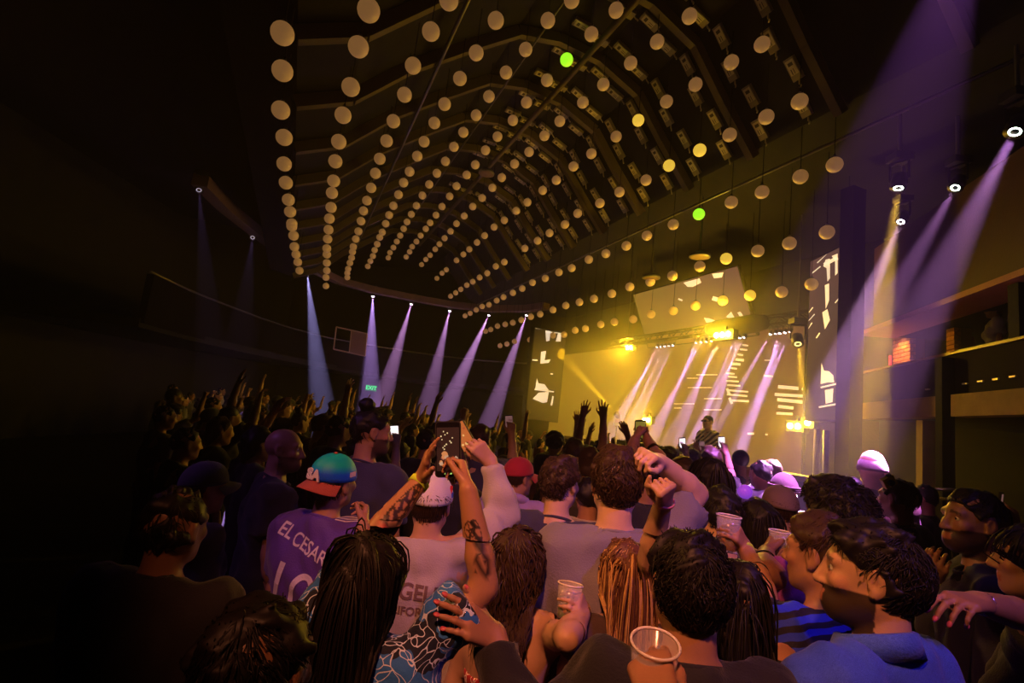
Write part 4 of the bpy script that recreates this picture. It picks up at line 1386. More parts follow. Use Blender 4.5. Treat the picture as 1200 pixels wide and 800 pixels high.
        for s in (-1, 1):
            f = Field(B(s * 0.115, 0.03, 0.06) - 0.2, B(s * 0.115, 0.03, 0.06) + 0.2, 0.02)
            f.cone(B(s * 0.11, -0.05, 0.05), B(s * 0.127, 0.14, 0.042), 0.05 * k, 0.043 * k, 0.03)
            f.cut(V3(0, 0, self.origin[2] + 0.005), V3(0, 0, -1)); f.cut(B(0, 0, 0.11), V3(0, 0, 1))
            V, F = f.mesh()
            obj('shoe', np_mesh('shoe', V - self.origin, F), shoes or SHOE, self.root)

    # ---- hair
    def build_hair(self, style, lockn, col2):
        hp, k, R = self.hp, self.k, self.HR
        m = hair_mat(self.hairc)
        h = 0.0065 * self.fine if self.fine < 1.6 else 0.015
        grow = self.grow = {'short': 0.006, 'buzz': 0.004, 'curly': 0.009, 'thick': 0.008, 'long': 0.010, 'longcurly': 0.013, 'bun': 0.006, 'afro': 0.032, 'braids': 0.009, 'straight': 0.007, 'under_cap': 0.006}[style]
        lo, hi = self.hc - V3(0.2, 0.2, 0.2) * k, self.hc + V3(0.2, 0.2, 0.22) * k
        long_ = style in ('long', 'longcurly', 'straight', 'braids')
        f = Field(lo, hi, h)
        f.ell(hp(0, -0.014, 0.032), (V3(0.078, 0.098, 0.090) + grow) * k, R, 0)
        if style in ('curly', 'thick', 'afro'):
            f.ell(hp(0, 0.02, 0.075), (V3(0.066, 0.072, 0.045) + grow) * k, R, 0.03)
        if long_:
            f.ell(hp(0, -0.045, -0.055), (V3(0.070, 0.055, 0.11) + grow) * k, R, 0.03)
        f.ripple(0.008 if style not in ('buzz', 'under_cap') else 0.002, 70, self.seed + 11)
        f.ripple(0.004 if style not in ('buzz', 'under_cap') else 0.001, 160, self.seed + 12)
        # hairline: forehead, temples and nape
        n = R @ unit(V3(0, 0.80, -0.60)); f.cut(hp(0, 0.058, 0.055), n)
        if not long_:
            n = R @ unit(V3(0, 0.45, -0.9)); f.cut(hp(0, -0.03, -0.028 if style != 'under_cap' else -0.035), n)
            f.cut(hp(0, -0.05, -0.062), R @ V3(0, 0, -1.0))
            f.ell(hp(0.085, 0.002, -0.002), V3(0.03, 0.026, 0.036) * k, R, 0.005, 'carve'); f.ell(hp(-0.085, 0.002, -0.002), V3(0.03, 0.026, 0.036) * k, R, 0.005, 'carve')
        if style == 'under_cap': f.cut(hp(0, 0, 0.045), R @ V3(0, 0, 1.0))
        V, F = f.mesh()
        self.hair_VF = (V, F)
        parts = [(V, F)]
        if style == 'bun':
            f = Field(lo + V3(0, 0, 0.1), hi + V3(0, 0, 0.15), h)
            c = hp(0, -0.05, 0.15); f.ell(c, V3(0.045, 0.045, 0.038) * k, R, 0); f.cone(hp(0, -0.04, 0.10), c, 0.028, 0.025, 0.02)
            f.ripple(0.004, 120, self.seed + 3)
            parts.append(f.mesh())
        V, F = join(parts)
        self.hair = obj('hair', np_mesh('hair', V - self.origin, F), m, self.root)
        if lockn and self.fine < 1.6:
            self.locks(style, lockn, m, col2)
    def locks(self, style, N, m, col2):
        r = np.random.default_rng(self.seed + 77)
        V, F = self.hair_VF
        fn = np.cross(V[F[:, 1]] - V[F[:, 0]], V[F[:, 2]] - V[F[:, 0]])
        c = V[F].mean(1)
        nl = np.linalg.norm(fn, axis=1) + 1e-12
        fn = fn / nl[:, None]
        long_ = style in ('long', 'longcurly', 'straight', 'braids')
        ql = (c - self.hc) @ self.HR / self.k
        w = nl.copy()
        w *= ~((ql[:, 1] > 0.035) & (ql[:, 2] < 0.072))
        if not long_: w *= ~((ql[:, 2] < 0.05) & (ql[:, 1] > -0.05))
        if long_: w *= (ql[:, 2] > -0.06)
        i = r.choice(len(F), N, p=w / w.sum())
        P, Nn = c[i], fn[i]
        if (Nn * (P - self.hp(0, -0.014, 0.02))).sum() < 0: Nn = -Nn
        crown = self.hp(0, -0.06, 0.12)
        down = P - crown
        down = down - Nn * (down * Nn).sum(1)[:, None]
        down /= np.linalg.norm(down, axis=1)[:, None] + 1e-9
        rnd = r.normal(size=P.shape)
        seg = {'long': 12, 'straight': 12, 'longcurly': 16, 'braids': 12}.get(style, 5)
        L = {'short': 0.035, 'buzz': 0.008, 'curly': 0.045, 'thick': 0.055, 'long': 0.42, 'straight': 0.42, 'longcurly': 0.25, 'bun': 0.05, 'afro': 0.045, 'braids': 0.4, 'under_cap': 0.04}[style] * self.k
        L = L * r.uniform(0.75, 1.15, N)
        if not long_:
            frontal = (ql[i][:, 1] > 0.0) & (style != 'afro')
            L = np.where(frontal, L * 0.55, L)
            down = np.where(frontal[:, None], down * 0.4 - self.HR[:, 1] * 0.5 + Nn * 0.2, down)
        d = down + {'short': 0.2, 'curly': 0.55, 'thick': 0.3, 'afro': 0.7, 'bun': -0.02, 'buzz': 0.2}.get(style, 0.05) * Nn + rnd * {'short': 0.25, 'curly': 0.6, 'thick': 0.38, 'afro': 0.6, 'longcurly': 0.12}.get(style, 0.05)
        d /= np.linalg.norm(d, axis=1)[:, None]
        pts = [P - d * 0.008]
        p = P.copy()
        ph = r.uniform(0, 6.28, N)
        curl = {'curly': 0.9, 'afro': 1.1, 'longcurly': 1.5, 'thick': 0.5, 'short': 0.25}.get(style, 0.08)
        ce = self.hp(0, -0.014, 0.02)
        rad_h = (V3(0.079, 0.099, 0.091) + self.grow) * self.k
        smax = {'short': 1.05, 'buzz': 1.01, 'curly': 1.09, 'thick': 1.07, 'afro': 1.14, 'bun': 1.03}.get(style, 1.1)
        wmax = {'longcurly': 0.105, 'straight': 0.086, 'braids': 0.10}.get(style, 0.1) * self.k
        for j in range(seg):
            st = (L / seg)[:, None]
            if long_: d = d + V3(0, 0, -0.55)
            a = np.cross(d, Nn); a /= np.linalg.norm(a, axis=1)[:, None] + 1e-9
            b = np.cross(a, d); b /= np.linalg.norm(b, axis=1)[:, None] + 1e-9
            q = ph + j * (1.6 if style != 'longcurly' else 1.25)
            d = d + curl * 0.8 * (a * np.cos(q)[:, None] + b * np.sin(q)[:, None]) * (0.5 if long_ else 0.6)
            d /= np.linalg.norm(d, axis=1)[:, None]
            p = p + d * st
            q_ = (p - ce) @ self.HR
            if not long_:
                s = np.sqrt(((q_ / rad_h) ** 2).sum(1)) + 1e-9
                lim_ = smax * (1 + 0.03 * np.sin(ph * 3))
                p = ce + (q_ * np.clip(s, 0.985, lim_)[:, None] / s[:, None]) @ self.HR.T
            if long_:
                lat = np.abs(q_[:, 0]) > wmax
                q_[lat, 0] = np.sign(q_[lat, 0]) * (wmax + 0.3 * (np.abs(q_[lat, 0]) - wmax))
                fw = (q_[:, 1] > 0.03 * self.k) & (q_[:, 2] < -0.02)
                q_[fw, 1] = 0.03 * self.k
                s = np.sqrt(((q_ / rad_h) ** 2).sum(1))
                ins = s < 1
                q_[ins] /= s[ins][:, None]
                p = ce + q_ @ self.HR.T
                # keep the lengths off the shoulders and back
                rel = p - self.B(0, 0, 0)
                zz = rel[:, 2] / self.k
                bk = rel @ self.bf; sx_ = rel @ self.br
                lim = -(np.interp(zz, [0.9, 1.1, 1.3, 1.40, 1.50, 1.56], [0.13, 0.125, 0.14, 0.115, 0.075, 0.0]) * self.k + 0.012)
                lim = lim + np.clip(np.abs(sx_) - 0.10 * self.k, 0, 1) * 0.6
                over = (zz < 1.53) & (bk > lim) & (np.abs(sx_) < 0.2 * self.k)
                p = np.where(over[:, None], p + self.bf[None] * (lim - bk)[:, None], p)
            pts.append(p.copy())
        T = np.stack(pts, 1)
        rw = {'long': 0.0040, 'straight': 0.0028, 'longcurly': 0.0042, 'braids': 0.008, 'curly': 0.0027, 'thick': 0.0024, 'afro': 0.0032}.get(style, 0.0022)
        V_, F_ = strands(T, rw)
        if col2 is not None:
            n1 = int(N * 0.55); ns = T.shape[1] * 3
            sp = F_[:, 0] < n1 * ns
            A = F_[sp]; Bq = F_[~sp]
            obj('locks', np_mesh('locks', V_[:n1 * ns] - self.origin, A), m, self.hair)
            obj('streaks', np_mesh('streaks', V_[n1 * ns:] - self.origin, Bq - n1 * ns), col2, self.hair)
        else:
            obj('locks', np_mesh('locks', V_ - self.origin, F_), m, self.hair)

    # ---- caps
    def cap(self, m, brim_m=None, reverse=False, knit=False, tilt=0.0, name='cap', low=0.028):
        k = self.k
        R = self.HR.copy()
        if reverse: R = np.stack([-R[:, 0], -R[:, 1], R[:, 2]], 1)
        c = self.hc - self.origin
        def W(x, y, z): return c + R @ (V3(x, y, z) * k)
        V, F = [], []
        nu, nv = 36, 12
        rx, ry, rz = 0.094, 0.116, 0.120
        yc = 0.012 if reverse else -0.012
        for j in range(nv + 1):
            a = (math.pi / 2) * j / nv
            for i in range(nu):
                b = 2 * math.pi * i / nu
                seam = 1 - 0.012 * (abs(math.sin(3 * b)) < 0.12) * (not knit)
                z = low + rz * math.sin(a) * (0.93 if not knit else 1.0)
                rr = math.cos(a) ** (0.85 if not knit else 1.0)
                V.append(W(rx * rr * math.cos(b) * seam, yc + ry * rr * math.sin(b) * seam, z + (0.012 * math.sin(b) * (1 - j / nv) if not knit else 0)))
        for j in range(nv):
            for i in range(nu):
                F.append((j * nu + i, j * nu + (i + 1) % nu, (j + 1) * nu + (i + 1) % nu, (j + 1) * nu + i))
        F.append(tuple(range(nu - 1, -1, -1)))
        cap = MB().add(V, F).build(name, m, self.root, True)
        if knit == 'plain': return cap
        if knit:
            for dz in (0.0, 0.012, 0.024):
                ring = [W((rx + 0.004) * math.cos(b), yc + (ry + 0.004) * math.sin(b), low + dz) for b in np.linspace(0, 2 * math.pi, 33)]
                MB().tube(ring, 0.0085, 6, cap=False).build('fold', brim_m or m, cap, True)
            return cap
        MB().lathe([(0.0, 0.006), (0.006, 0.004), (0.009, 0.0)], 10, c=W(0, yc, low + rz * 0.94), R=R).build('button', brim_m or m, cap, True)
        # peak
        V, F = [], []
        n1, n2 = 16, 6
        for lay in (0, 1):
            for i in range(n1 + 1):
                b = math.radians(22 + 136 * i / n1)
                for j in range(n2 + 1):
                    t = j / n2
                    x = (rx + 0.002) * math.cos(b) * (1 + 0.06 * t)
                    y = yc + (ry - 0.004) * math.sin(b) + 0.072 * t * (math.sin(b) ** 0.8)
                    z = low + 0.012 * math.sin(b) - 0.016 * t - 0.35 * x * x / 0.09 * (0.4 + 0.6 * t) - 0.003 * lay
                    V.append(W(x, y, z))
        o = (n1 + 1) * (n2 + 1)
        g = lambda l, i, j: l * o + i * (n2 + 1) + j
        for i in range(n1):
            for j in range(n2):
                F.append((g(0, i, j), g(0, i + 1, j), g(0, i + 1, j + 1), g(0, i, j + 1)))
                F.append((g(1, i, j), g(1, i, j + 1), g(1, i + 1, j + 1), g(1, i + 1, j)))
        for i in range(n1): F.append((g(0, i, n2), g(0, i + 1, n2), g(1, i + 1, n2), g(1, i, n2)))
        MB().add(V, F).build('peak', brim_m or m, cap, True)
        self.capW = W
        return cap
    def ring_on(self, key, frac, r, w, m, name, label=None):
        """a band round the forearm: frac 1 at the wrist"""
        S, E_, Wr = self.arms[key]
        a = E_ + (Wr - E_) * frac
        d = unit(Wr - E_)
        R = frame_z(d)
        o = MB().lathe([(r, -w / 2), (r + 0.003, -w / 2), (r + 0.003, w / 2), (r, w / 2)], 22, c=a - self.origin, R=R, closed=False).build(name, m, self.root, True)
        if label: o['label'] = label
        return o
    def finger_ring(self, key, fi, m):
        Wr, fr, fing, th = self.handinfo[key]
        a, b, ra, rb = fing[fi][0]
        R = frame_z(b - a)
        MB().lathe([(ra + 0.0005, -0.002), (ra + 0.002, -0.002), (ra + 0.002, 0.002), (ra + 0.0005, 0.002)], 14, c=a + (b - a) * 0.45 - self.origin, R=R, closed=False).build('finger_ring', m, self.root, True)
    def nails(self, key, m):
        Wr, (x, y, z), fing, th = self.handinfo[key]
        for ch in fing + [th]:
            a, b, ra, rb = ch[-1]
            d = unit(b - a)
            n = -z - d * (-z @ d); n = unit(n)
            c = b + d * rb * 0.1 + n * rb * 0.72
            R = np.stack([np.cross(d, n), d, n], 1)
            MB().lathe([(0.0, 0.0022), (0.004, 0.0018), (0.0062, 0.0)], 10, c=(0, 0, 0), R=R @ np.diag([1, 1.5, 1.0])).build('nail', m, self.root, True).location = tuple(c - self.origin)
    def grip_center(self, key):
        """middle of what the hand closes on, and the hand's axes"""
        Wr, (x, y, z), fing, th = self.handinfo[key]
        return Wr + y * 0.09 * self.k + z * 0.036 * self.k, (x, y, z)
    def print_on(self, me, m, center, right, upv, name='print', parent=None, off=0.003, size=None):
        """lay a flat mesh on the shirt: its points are thrown onto the cloth along the view of its own plane"""
        V, F = self.shirt_VF
        bvh = BVHTree.FromPolygons([tuple(p) for p in V], [tuple(int(q) for q in f) for f in F])
        right = unit(right); upv = unit(upv - right * (upv @ right)); n = np.cross(right, upv)
        bm = bmesh.new(); bm.from_mesh(me)
        bmesh.ops.triangulate(bm, faces=bm.faces)
        for _ in range(2):
            es = [e for e in bm.edges if e.calc_length() > 0.018]
            if es: bmesh.ops.subdivide_edges(bm, edges=es, cuts=1)
            bmesh.ops.triangulate(bm, faces=bm.faces)
        for v in bm.verts:
            p = center + right * v.co.x + upv * v.co.y + n * 0.35
            hit = bvh.ray_cast(Vector(p), Vector(-n))
            q = np.array(hit[0]) + n * (off + v.co.z) if hit[0] is not None else center + right * v.co.x + upv * v.co.y
            v.co = Vector(q - self.origin)
        bm.to_mesh(me); bm.free()
        return obj(name, me, m, parent or self.shirt)

def strands(T, rw):
    """thin three-sided tapering tubes along many point rows at once"""
    N, S, _ = T.shape
    tan = np.empty_like(T)
    tan[:, 1:-1] = T[:, 2:] - T[:, :-2]; tan[:, 0] = T[:, 1] - T[:, 0]; tan[:, -1] = T[:, -1] - T[:, -2]
    tan /= np.linalg.norm(tan, axis=2, keepdims=True) + 1e-9
    ref = np.array([0.31, 0.22, 0.925])
    a = np.cross(tan, ref); a /= np.linalg.norm(a, axis=2, keepdims=True) + 1e-9
    b = np.cross(tan, a)
    t = np.linspace(0, 1, S)
    rr = rw * np.clip(1.15 - t, 0.08, 1)[None, :, None] * np.minimum(1, 0.5 + t * 4)[None, :, None]
    V = np.empty((N, S, 3, 3))
    for i in range(3):
        q = 2 * math.pi * i / 3
        V[:, :, i] = T + rr * (math.cos(q) * a + math.sin(q) * b)
    V = V.reshape(-1, 3)
    base = (np.arange(N) * S * 3)[:, None, None] + (np.arange(S - 1) * 3)[None, :, None]
    k = np.arange(3)[None, None, :]
    k2 = (k + 1) % 3
    F = np.stack([base + k, base + k2, base + 3 + k2, base + 3 + k], -1).reshape(-1, 4)
    return V, F
SHOE = mat('shoe_dark', (0.05, 0.05, 0.05), 0.5)
JEANS = cloth('jeans', (0.03, 0.04, 0.07)); BLACKT = cloth('black', (0.014, 0.013, 0.016)); NAVY = cloth('navy', (0.035, 0.035, 0.075))

# ================================================================ THE PEOPLE OF THE PHOTOGRAPH
LIME = mat('wristband_lime', (0.55, 0.85, 0.05), 0.5)
SILVER = mat('silver', (0.8, 0.75, 0.7), 0.2, 1.0)
BLACKM = mat('black_metal', (0.02, 0.02, 0.02), 0.3, 0.6)
PLAST = mat('clear_plastic', (0.85, 0.82, 0.9), 0.12, var=0.05, spec=0.8)
PLAST.node_tree.nodes['Principled BSDF'].inputs['Alpha'].default_value = 0.28
ICE = mat('ice', (0.9, 0.95, 1.0), 0.1, trans=0.85, ior=1.31)
DRINK = {'clear': mat('drink_clear', (0.7, 0.6, 0.6), 0.15, trans=0.7, ior=1.33), 'amber': mat('drink_amber', (0.55, 0.25, 0.03), 0.15, trans=0.5, ior=1.33), 'green': mat('drink_green', (0.25, 0.45, 0.05), 0.2, trans=0.4, ior=1.33), 'milky': mat('drink_milky', (0.75, 0.65, 0.6), 0.3)}
for _d, _a in (('clear', 0.35), ('amber', 0.75), ('green', 0.7), ('milky', 0.9)): DRINK[_d].node_tree.nodes['Principled BSDF'].inputs['Alpha'].default_value = _a; DRINK[_d].node_tree.nodes['Principled BSDF'].inputs['Transmission Weight'].default_value = 0.0
ICE.node_tree.nodes['Principled BSDF'].inputs['Transmission Weight'].default_value = 0.0
ICE.node_tree.nodes['Principled BSDF'].inputs['Alpha'].default_value = 0.4
def cup(center, axis, label, drink='clear', r=0.042, h=0.10, fill=0.6, ice=True, group=None):
    R = frame_z(axis)
    e = tag(empty('plastic_cup', np.asarray(center) - R[:, 2] * h * 0.5, R), label, 'cup', group)
    rb = r * 0.78
    w = 0.0015
    MB().lathe([(0.001, 0.0), (rb, 0.0), (r, h), (r - w, h), (rb - w, 0.003), (0.001, 0.003)], 28, closed=False).build('wall', PLAST, e, True)
    MB().tube([(r * math.cos(a), r * math.sin(a), h) for a in np.linspace(0, 2 * math.pi, 29)], 0.0028, 6, cap=False).build('rim', mat('cup_rim', (0.9, 0.85, 0.9), 0.15, spec=0.8), e, True)
    rf = rb + (r - rb) * fill
    MB().lathe([(0.001, 0.005), (rb - 0.003, 0.005), (rf - 0.003, h * fill), (0.001, h * fill)], 24).build('drink', DRINK[drink], e)
    if ice:
        rr = np.random.default_rng(int(abs(center[0]) * 1000))
        for i in range(6):
            a = rr.uniform(0, 6.28); q = rr.uniform(0, rf - 0.02)
            MB().box((0, 0, 0), (0.019, 0.019, 0.019), frame(rr.normal(size=3))).build('ice_cube', ICE, e).location = (q * math.cos(a), q * math.sin(a), h * fill * rr.uniform(0.75, 1.1))
    return e
def phone(center, right, upv, label, kind='crowd', w=0.074, h=0.152, bright=1.0):
    right = unit(right); upv = unit(upv - right * (upv @ right)); n = np.cross(right, upv)
    e = tag(empty('smartphone', center, np.stack([right, upv, n], 1)), label, 'phone')
    def rbox(w_, h_, t, z, rad):
        pts = []
        for cx, cy, a0 in ((w_ / 2 - rad, h_ / 2 - rad, 0), (-w_ / 2 + rad, h_ / 2 - rad, 90), (-w_ / 2 + rad, -h_ / 2 + rad, 180), (w_ / 2 - rad, -h_ / 2 + rad, 270)):
            for a in np.linspace(a0, a0 + 90, 6):
                pts.append((cx + rad * math.cos(math.radians(a)), cy + rad * math.sin(math.radians(a)), z))
        return MB().prism(pts, (0, 0, 1), t)
    rbox(w, h, 0.009, 0.0, 0.011).build('case', FIX, e)
    rbox(w - 0.006, h - 0.006, 0.001, 0.0012, 0.008).build('glass', mat('phone_glass', (0.01, 0.01, 0.012), 0.1), e)
    em = lambda nm, c, s: mat('phone_' + nm, (0.02, 0.02, 0.02), 0.3, emit=c, estr=s * bright, var=0.3, vscale=60)
    rr = np.random.default_rng(int(abs(center[0]) * 999) + 3)
    def patch(x, y, r, m, sides=9):
        MB().add([(x + r * math.cos(a) * rr.uniform(0.7, 1.2), y + r * math.sin(a) * rr.uniform(0.7, 1.2), 0.0016 + 0.0002 * rr.random()) for a in np.linspace(0, 2 * math.pi, sides, endpoint=False)], [tuple(range(sides))]).build('picture', m, e)
    if kind == 'crowd':
        rbox(w - 0.010, h - 0.036, 0.0003, 0.0014, 0.002).build('display', em('dark', (0.05, 0.015, 0.01), 0.5), e)
        for i in range(16):
            patch(rr.uniform(-0.024, 0.026), rr.uniform(-0.045, -0.012), rr.uniform(0.004, 0.009), em('warm%d' % (i % 3), [(1.0, 0.35, 0.12), (0.9, 0.5, 0.3), (0.5, 0.12, 0.08)][i % 3], 0.6))
        for i in range(12):
            patch(rr.uniform(-0.02, 0.02), 0.0 + i * 0.0045, 0.0022, em('dot', (1.0, 0.72, 0.35), 0.9), 6)
        MB().box((0, -h / 2 + 0.011, 0.002), (0.022, 0.004, 0.001)).build('button', em('lime', (0.6, 1.0, 0.2), 0.8), e)
    elif kind == 'fire':
        rbox(w - 0.008, h - 0.02, 0.0003, 0.0014, 0.002).build('display', em('orange', (1.0, 0.24, 0.05), 0.5), e)
        for i in range(9):
            patch(rr.uniform(-0.025, 0.025), rr.uniform(-0.055, 0.055), rr.uniform(0.005, 0.012), em('fire%d' % (i % 2), [(1.0, 0.55, 0.18), (0.5, 0.08, 0.03)][i % 2], 0.8))
    else:
        rbox(w - 0.008, h - 0.02, 0.0003, 0.0014, 0.002).build('display', em(kind, {'pink': (1.0, 0.45, 0.42), 'white': (1.0, 0.85, 0.9), 'yellow': (1.0, 0.75, 0.1)}[kind], 1.3), e)
        for i in range(3):
            patch(rr.uniform(-0.02, 0.02), rr.uniform(-0.04, 0.04), 0.009, em(kind + 'b', {'pink': (0.7, 0.2, 0.2), 'white': (0.6, 0.3, 0.6), 'yellow': (0.6, 0.4, 0.0)}[kind], 0.8))
    return e

# ---- woman filming with both tattooed arms up
def tattoo(self, V, c):
    for key, spots in (('l', ((0.50, 0.9, 0.10, 0.028),)), ('r', ((0.30, 0.0, 0.055, 0.022), (0.55, -0.1, 0.04, 0.02)))):
        S, E_, Wr = self.arms[key]
        d = unit(Wr - E_); L = np.linalg.norm(Wr - E_)
        t = (V - E_) @ d
        rad = V - E_ - t[:, None] * d
        rl = np.linalg.norm(rad, axis=1)
        vis = unit(CAM - (E_ + Wr) / 2); vis = unit(vis - d * (vis @ d)); sd = np.cross(d, vis)
        u = np.arctan2(rad @ sd, rad @ vis) * 0.04
        on = (rl < 0.07) & (t > -0.03) & (t < L)
        for (ft, fu, a, b) in spots:
            x, y = (t - ft * L) / a, (u - fu * 0.01) / b
            s = x * x + y * y
            pat = np.sin(t * 210 + 2.2 * np.sin(u * 160)) + np.sin(u * 260 + t * 60) + 0.4
            ink = on & (s < 1) & ((pat > 0) | ((s > 0.78)))
            c[ink] = c[ink] * 0.10 + np.array((0.006, 0.006, 0.01))
        if key == 'r':
            x, y = (t - 0.62 * L), (u + 0.018)
            s = np.sqrt(x * x + y * y)
            ink = on & (np.abs(s - 0.019) < 0.0024) | (on & (s < 0.012) & ((np.abs(x) < 0.0025) | (np.abs(y) < 0.0025)))
            c[ink] *= 0.12
        else:
            red = on & (((t - 0.17 * L) / 0.014) ** 2 + ((u + 0.005) / 0.012) ** 2 < 1)
            c[red] = (0.45, 0.02, 0.03)
    return c
def pattern_mat(name, base, line, scale=16.0, thr=0.06, dark=None):
    """printed cloth: pale outlines winding over a coloured ground"""
    m = mat(name, base, 0.8, bump=0.2, bscale=150, sheen=0.1)
    nt = m.node_tree; b = nt.nodes['Principled BSDF']
    src = b.inputs['Base Color'].links[0].from_socket
    tc = nt.nodes.new('ShaderNodeTexCoord')
    no = nt.nodes.new('ShaderNodeTexNoise'); no.inputs['Scale'].default_value = scale * 0.5; no.inputs['Detail'].default_value = 1.5
    nt.links.new(tc.outputs['Object'], no.inputs['Vector'])
    vo = nt.nodes.new('ShaderNodeTexVoronoi'); vo.feature = 'DISTANCE_TO_EDGE'; vo.inputs['Scale'].default_value = scale
    ad = nt.nodes.new('ShaderNodeVectorMath'); ad.operation = 'MULTIPLY_ADD'
    ad.inputs[1].default_value = (0.25, 0.25, 0.25)
    nt.links.new(no.outputs['Color'], ad.inputs[0]); nt.links.new(tc.outputs['Object'], ad.inputs[2])
    nt.links.new(ad.outputs[0], vo.inputs['Vector'])
    lt = nt.nodes.new('ShaderNodeMath'); lt.operation = 'LESS_THAN'; lt.inputs[1].default_value = thr
    nt.links.new(vo.outputs['Distance'], lt.inputs[0])
    mx = nt.nodes.new('ShaderNodeMix'); mx.data_type = 'RGBA'; mx.inputs[7].default_value = (*line, 1)
    if dark:
        n3 = nt.nodes.new('ShaderNodeTexNoise'); n3.inputs['Scale'].default_value = scale * 0.6
        nt.links.new(tc.outputs['Object'], n3.inputs['Vector'])
        g = nt.nodes.new('ShaderNodeMath'); g.operation = 'GREATER_THAN'; g.inputs[1].default_value = 0.54
        nt.links.new(n3.outputs['Fac'], g.inputs[0])
        m3 = nt.nodes.new('ShaderNodeMix'); m3.data_type = 'RGBA'; m3.inputs[7].default_value = (*dark, 1)
        nt.links.new(g.outputs[0], m3.inputs[0]); nt.links.new(src, m3.inputs[6]); src = m3.outputs[2]
    nt.links.new(lt.outputs[0], mx.inputs[0]); nt.links.new(src, mx.inputs[6])
    nt.links.new(mx.outputs[2], b.inputs['Base Color'])
    return m
BLUEPAT = pattern_mat('cloth_blue_print', (0.03, 0.17, 0.62), (0.6, 0.72, 0.95), 22, 0.035, (0.006, 0.012, 0.035))
CAST = []
def P(*a, **k):
    p = Person(*a, **k); CAST.append(p); return p

w1 = P('woman with long black hair in a blue printed shirt, filming with tattooed arms', (428, 683, 1.28), face=8, body=5, female=True, tone='tan', style='straight', lockn=1900, seed=1,
       shirt=BLUEPAT, sleeve='loose', trousers=JEANS, facef=tattoo,
       arms={'r': {'e': (580, 674, 'f'), 'w': (548, 572, 'f'), 'h': (537, 530, 'f'), 'p': V3(-1, 0.1, -0.1), 'pose': 'phone', 'shrug': 0.02},
             'l': {'e': (438, 628, 'f'), 'w': (494, 562, 'f'), 'h': (508, 512, 'n'), 'p': V3(1, 0.1, 0), 'pose': 'flat', 'shrug': 0.05}})
w1.ring_on('l', 0.94, 0.028, 0.020, LIME, 'wristband', 'lime paper wristband')
w1.nails('r', mat('nail_dark', (0.05, 0.01, 0.02), 0.2))
gc = (w1.arms['r'][2] + w1.hands['r'][0] * 0.10 + w1.arms['l'][2] + w1.hands['l'][0] * 0.11) / 2
dph = float((gc - CAM) @ CF)
phone(at(525, 526, dph), CR + CU * 0.02, CU + CF * 0.12, 'black phone held up in two tattooed hands, showing the crowd', 'crowd', 0.074, 0.158)

# ---- man in the white cap and pale sweatshirt
PALEG = cloth('pale_grey', (0.42, 0.38, 0.39))
m5 = P('man in a white cap and pale printed sweatshirt with one sleeve raised', (505, 592, 2.12), face=4, body=2, tone='fair', hair='brown', style='under_cap', seed=2, shirt=PALEG, sleeve='long', trousers=JEANS, stout=1.12,
       arms={'r': {'e': (590, 604, 'f'), 'w': (573, 532, 'n'), 'h': (549, 511, 'n'), 'p': V3(-0.5, 0.9, 0.1), 'pose': 'grip', 'shrug': 0.06},
             'l': {'e': (0.3, 0.3, -1), 'w': (-0.2, 1, 0.3), 'p': V3(1, 0, 0)}})
WCAP = cloth('white_cap', (0.70, 0.68, 0.72), 0.7)
cp = m5.cap(WCAP)
MB().box((0, 0, 0), (0.018, 0.004, 0.022)).build('emblem', mat('cap_patch_blue', (0.03, 0.07, 0.5), 0.6), cp).location = tuple(m5.hp(0.087, -0.03, 0.06) - m5.origin)
MB().box((0, 0, 0), (0.010, 0.005, 0.03)).build('emblem', mat('cap_patch_red', (0.5, 0.02, 0.03), 0.6), cp).location = tuple(m5.hp(0.085, -0.03, 0.082) - m5.origin)
INKG = cloth('print_brown', (0.16, 0.10, 0.09))
bp = lambda p, x, z: p.B(x, -0.1, z)
m5.print_on(text_mesh('print', 'ANGELES', 0.075, 0, 0.002), INKG, bp(m5, -0.01, 1.315), m5.br, V3(0, 0, 1))
m5.print_on(text_mesh('print', 'CALIFORNIA', 0.042, 0, 0.001), INKG, bp(m5, -0.01, 1.245), m5.br, V3(0, 0, 1))
g5, ax5 = m5.grip_center('r')
phone(at(543, 511, float((g5 - CAM) @ CF) + 0.01), CR * 0.8 + CU * 0.45 - CF * 0.2, CU * 0.8 - CR * 0.45, 'phone glowing orange in the hand of the raised pale sleeve', 'fire')

# ---- man in the green and blue cap and purple jersey
JERS = cloth('jersey', (0.10, 0.045, 0.30), 0.6)
m4 = P('man in a reversed green and blue cap and purple jersey with name print', (392, 566, 2.25), face=26, pitch=8, body=24, tone='tan', hair='brown', style='under_cap', seed=3, shirt=JERS, trousers=JEANS, stout=1.05, tilt=4,
       arms={'r': {'e': (440, 668, 'n'), 'w': (426, 618, 'f'), 'h': (431, 590, 'f'), 'p': V3(-0.8, 0.1, 0), 'pose': 'grip'}})
def capmat(name, c1, c2, z0_, z1_):
    m = mat(name, c1, 0.55, bump=0.15, bscale=200)
    nt = m.node_tree; b = nt.nodes['Principled BSDF']; src = b.inputs['Base Color'].links[0].from_socket
    tc = nt.nodes.new('ShaderNodeTexCoord'); sp = nt.nodes.new('ShaderNodeSeparateXYZ'); nt.links.new(tc.outputs['Object'], sp.inputs[0])
    mr = nt.nodes.new('ShaderNodeMapRange'); mr.inputs[1].default_value = z0_; mr.inputs[2].default_value = z1_; nt.links.new(sp.outputs[2], mr.inputs[0])
    mx = nt.nodes.new('ShaderNodeMix'); mx.data_type = 'RGBA'; mx.inputs[6].default_value = (*c2, 1)
    nt.links.new(mr.outputs[0], mx.inputs[0]); nt.links.new(src, mx.inputs[7]); nt.links.new(mx.outputs[2], b.inputs['Base Color'])
    return m
zc = m4.hc[2] - m4.origin[2]
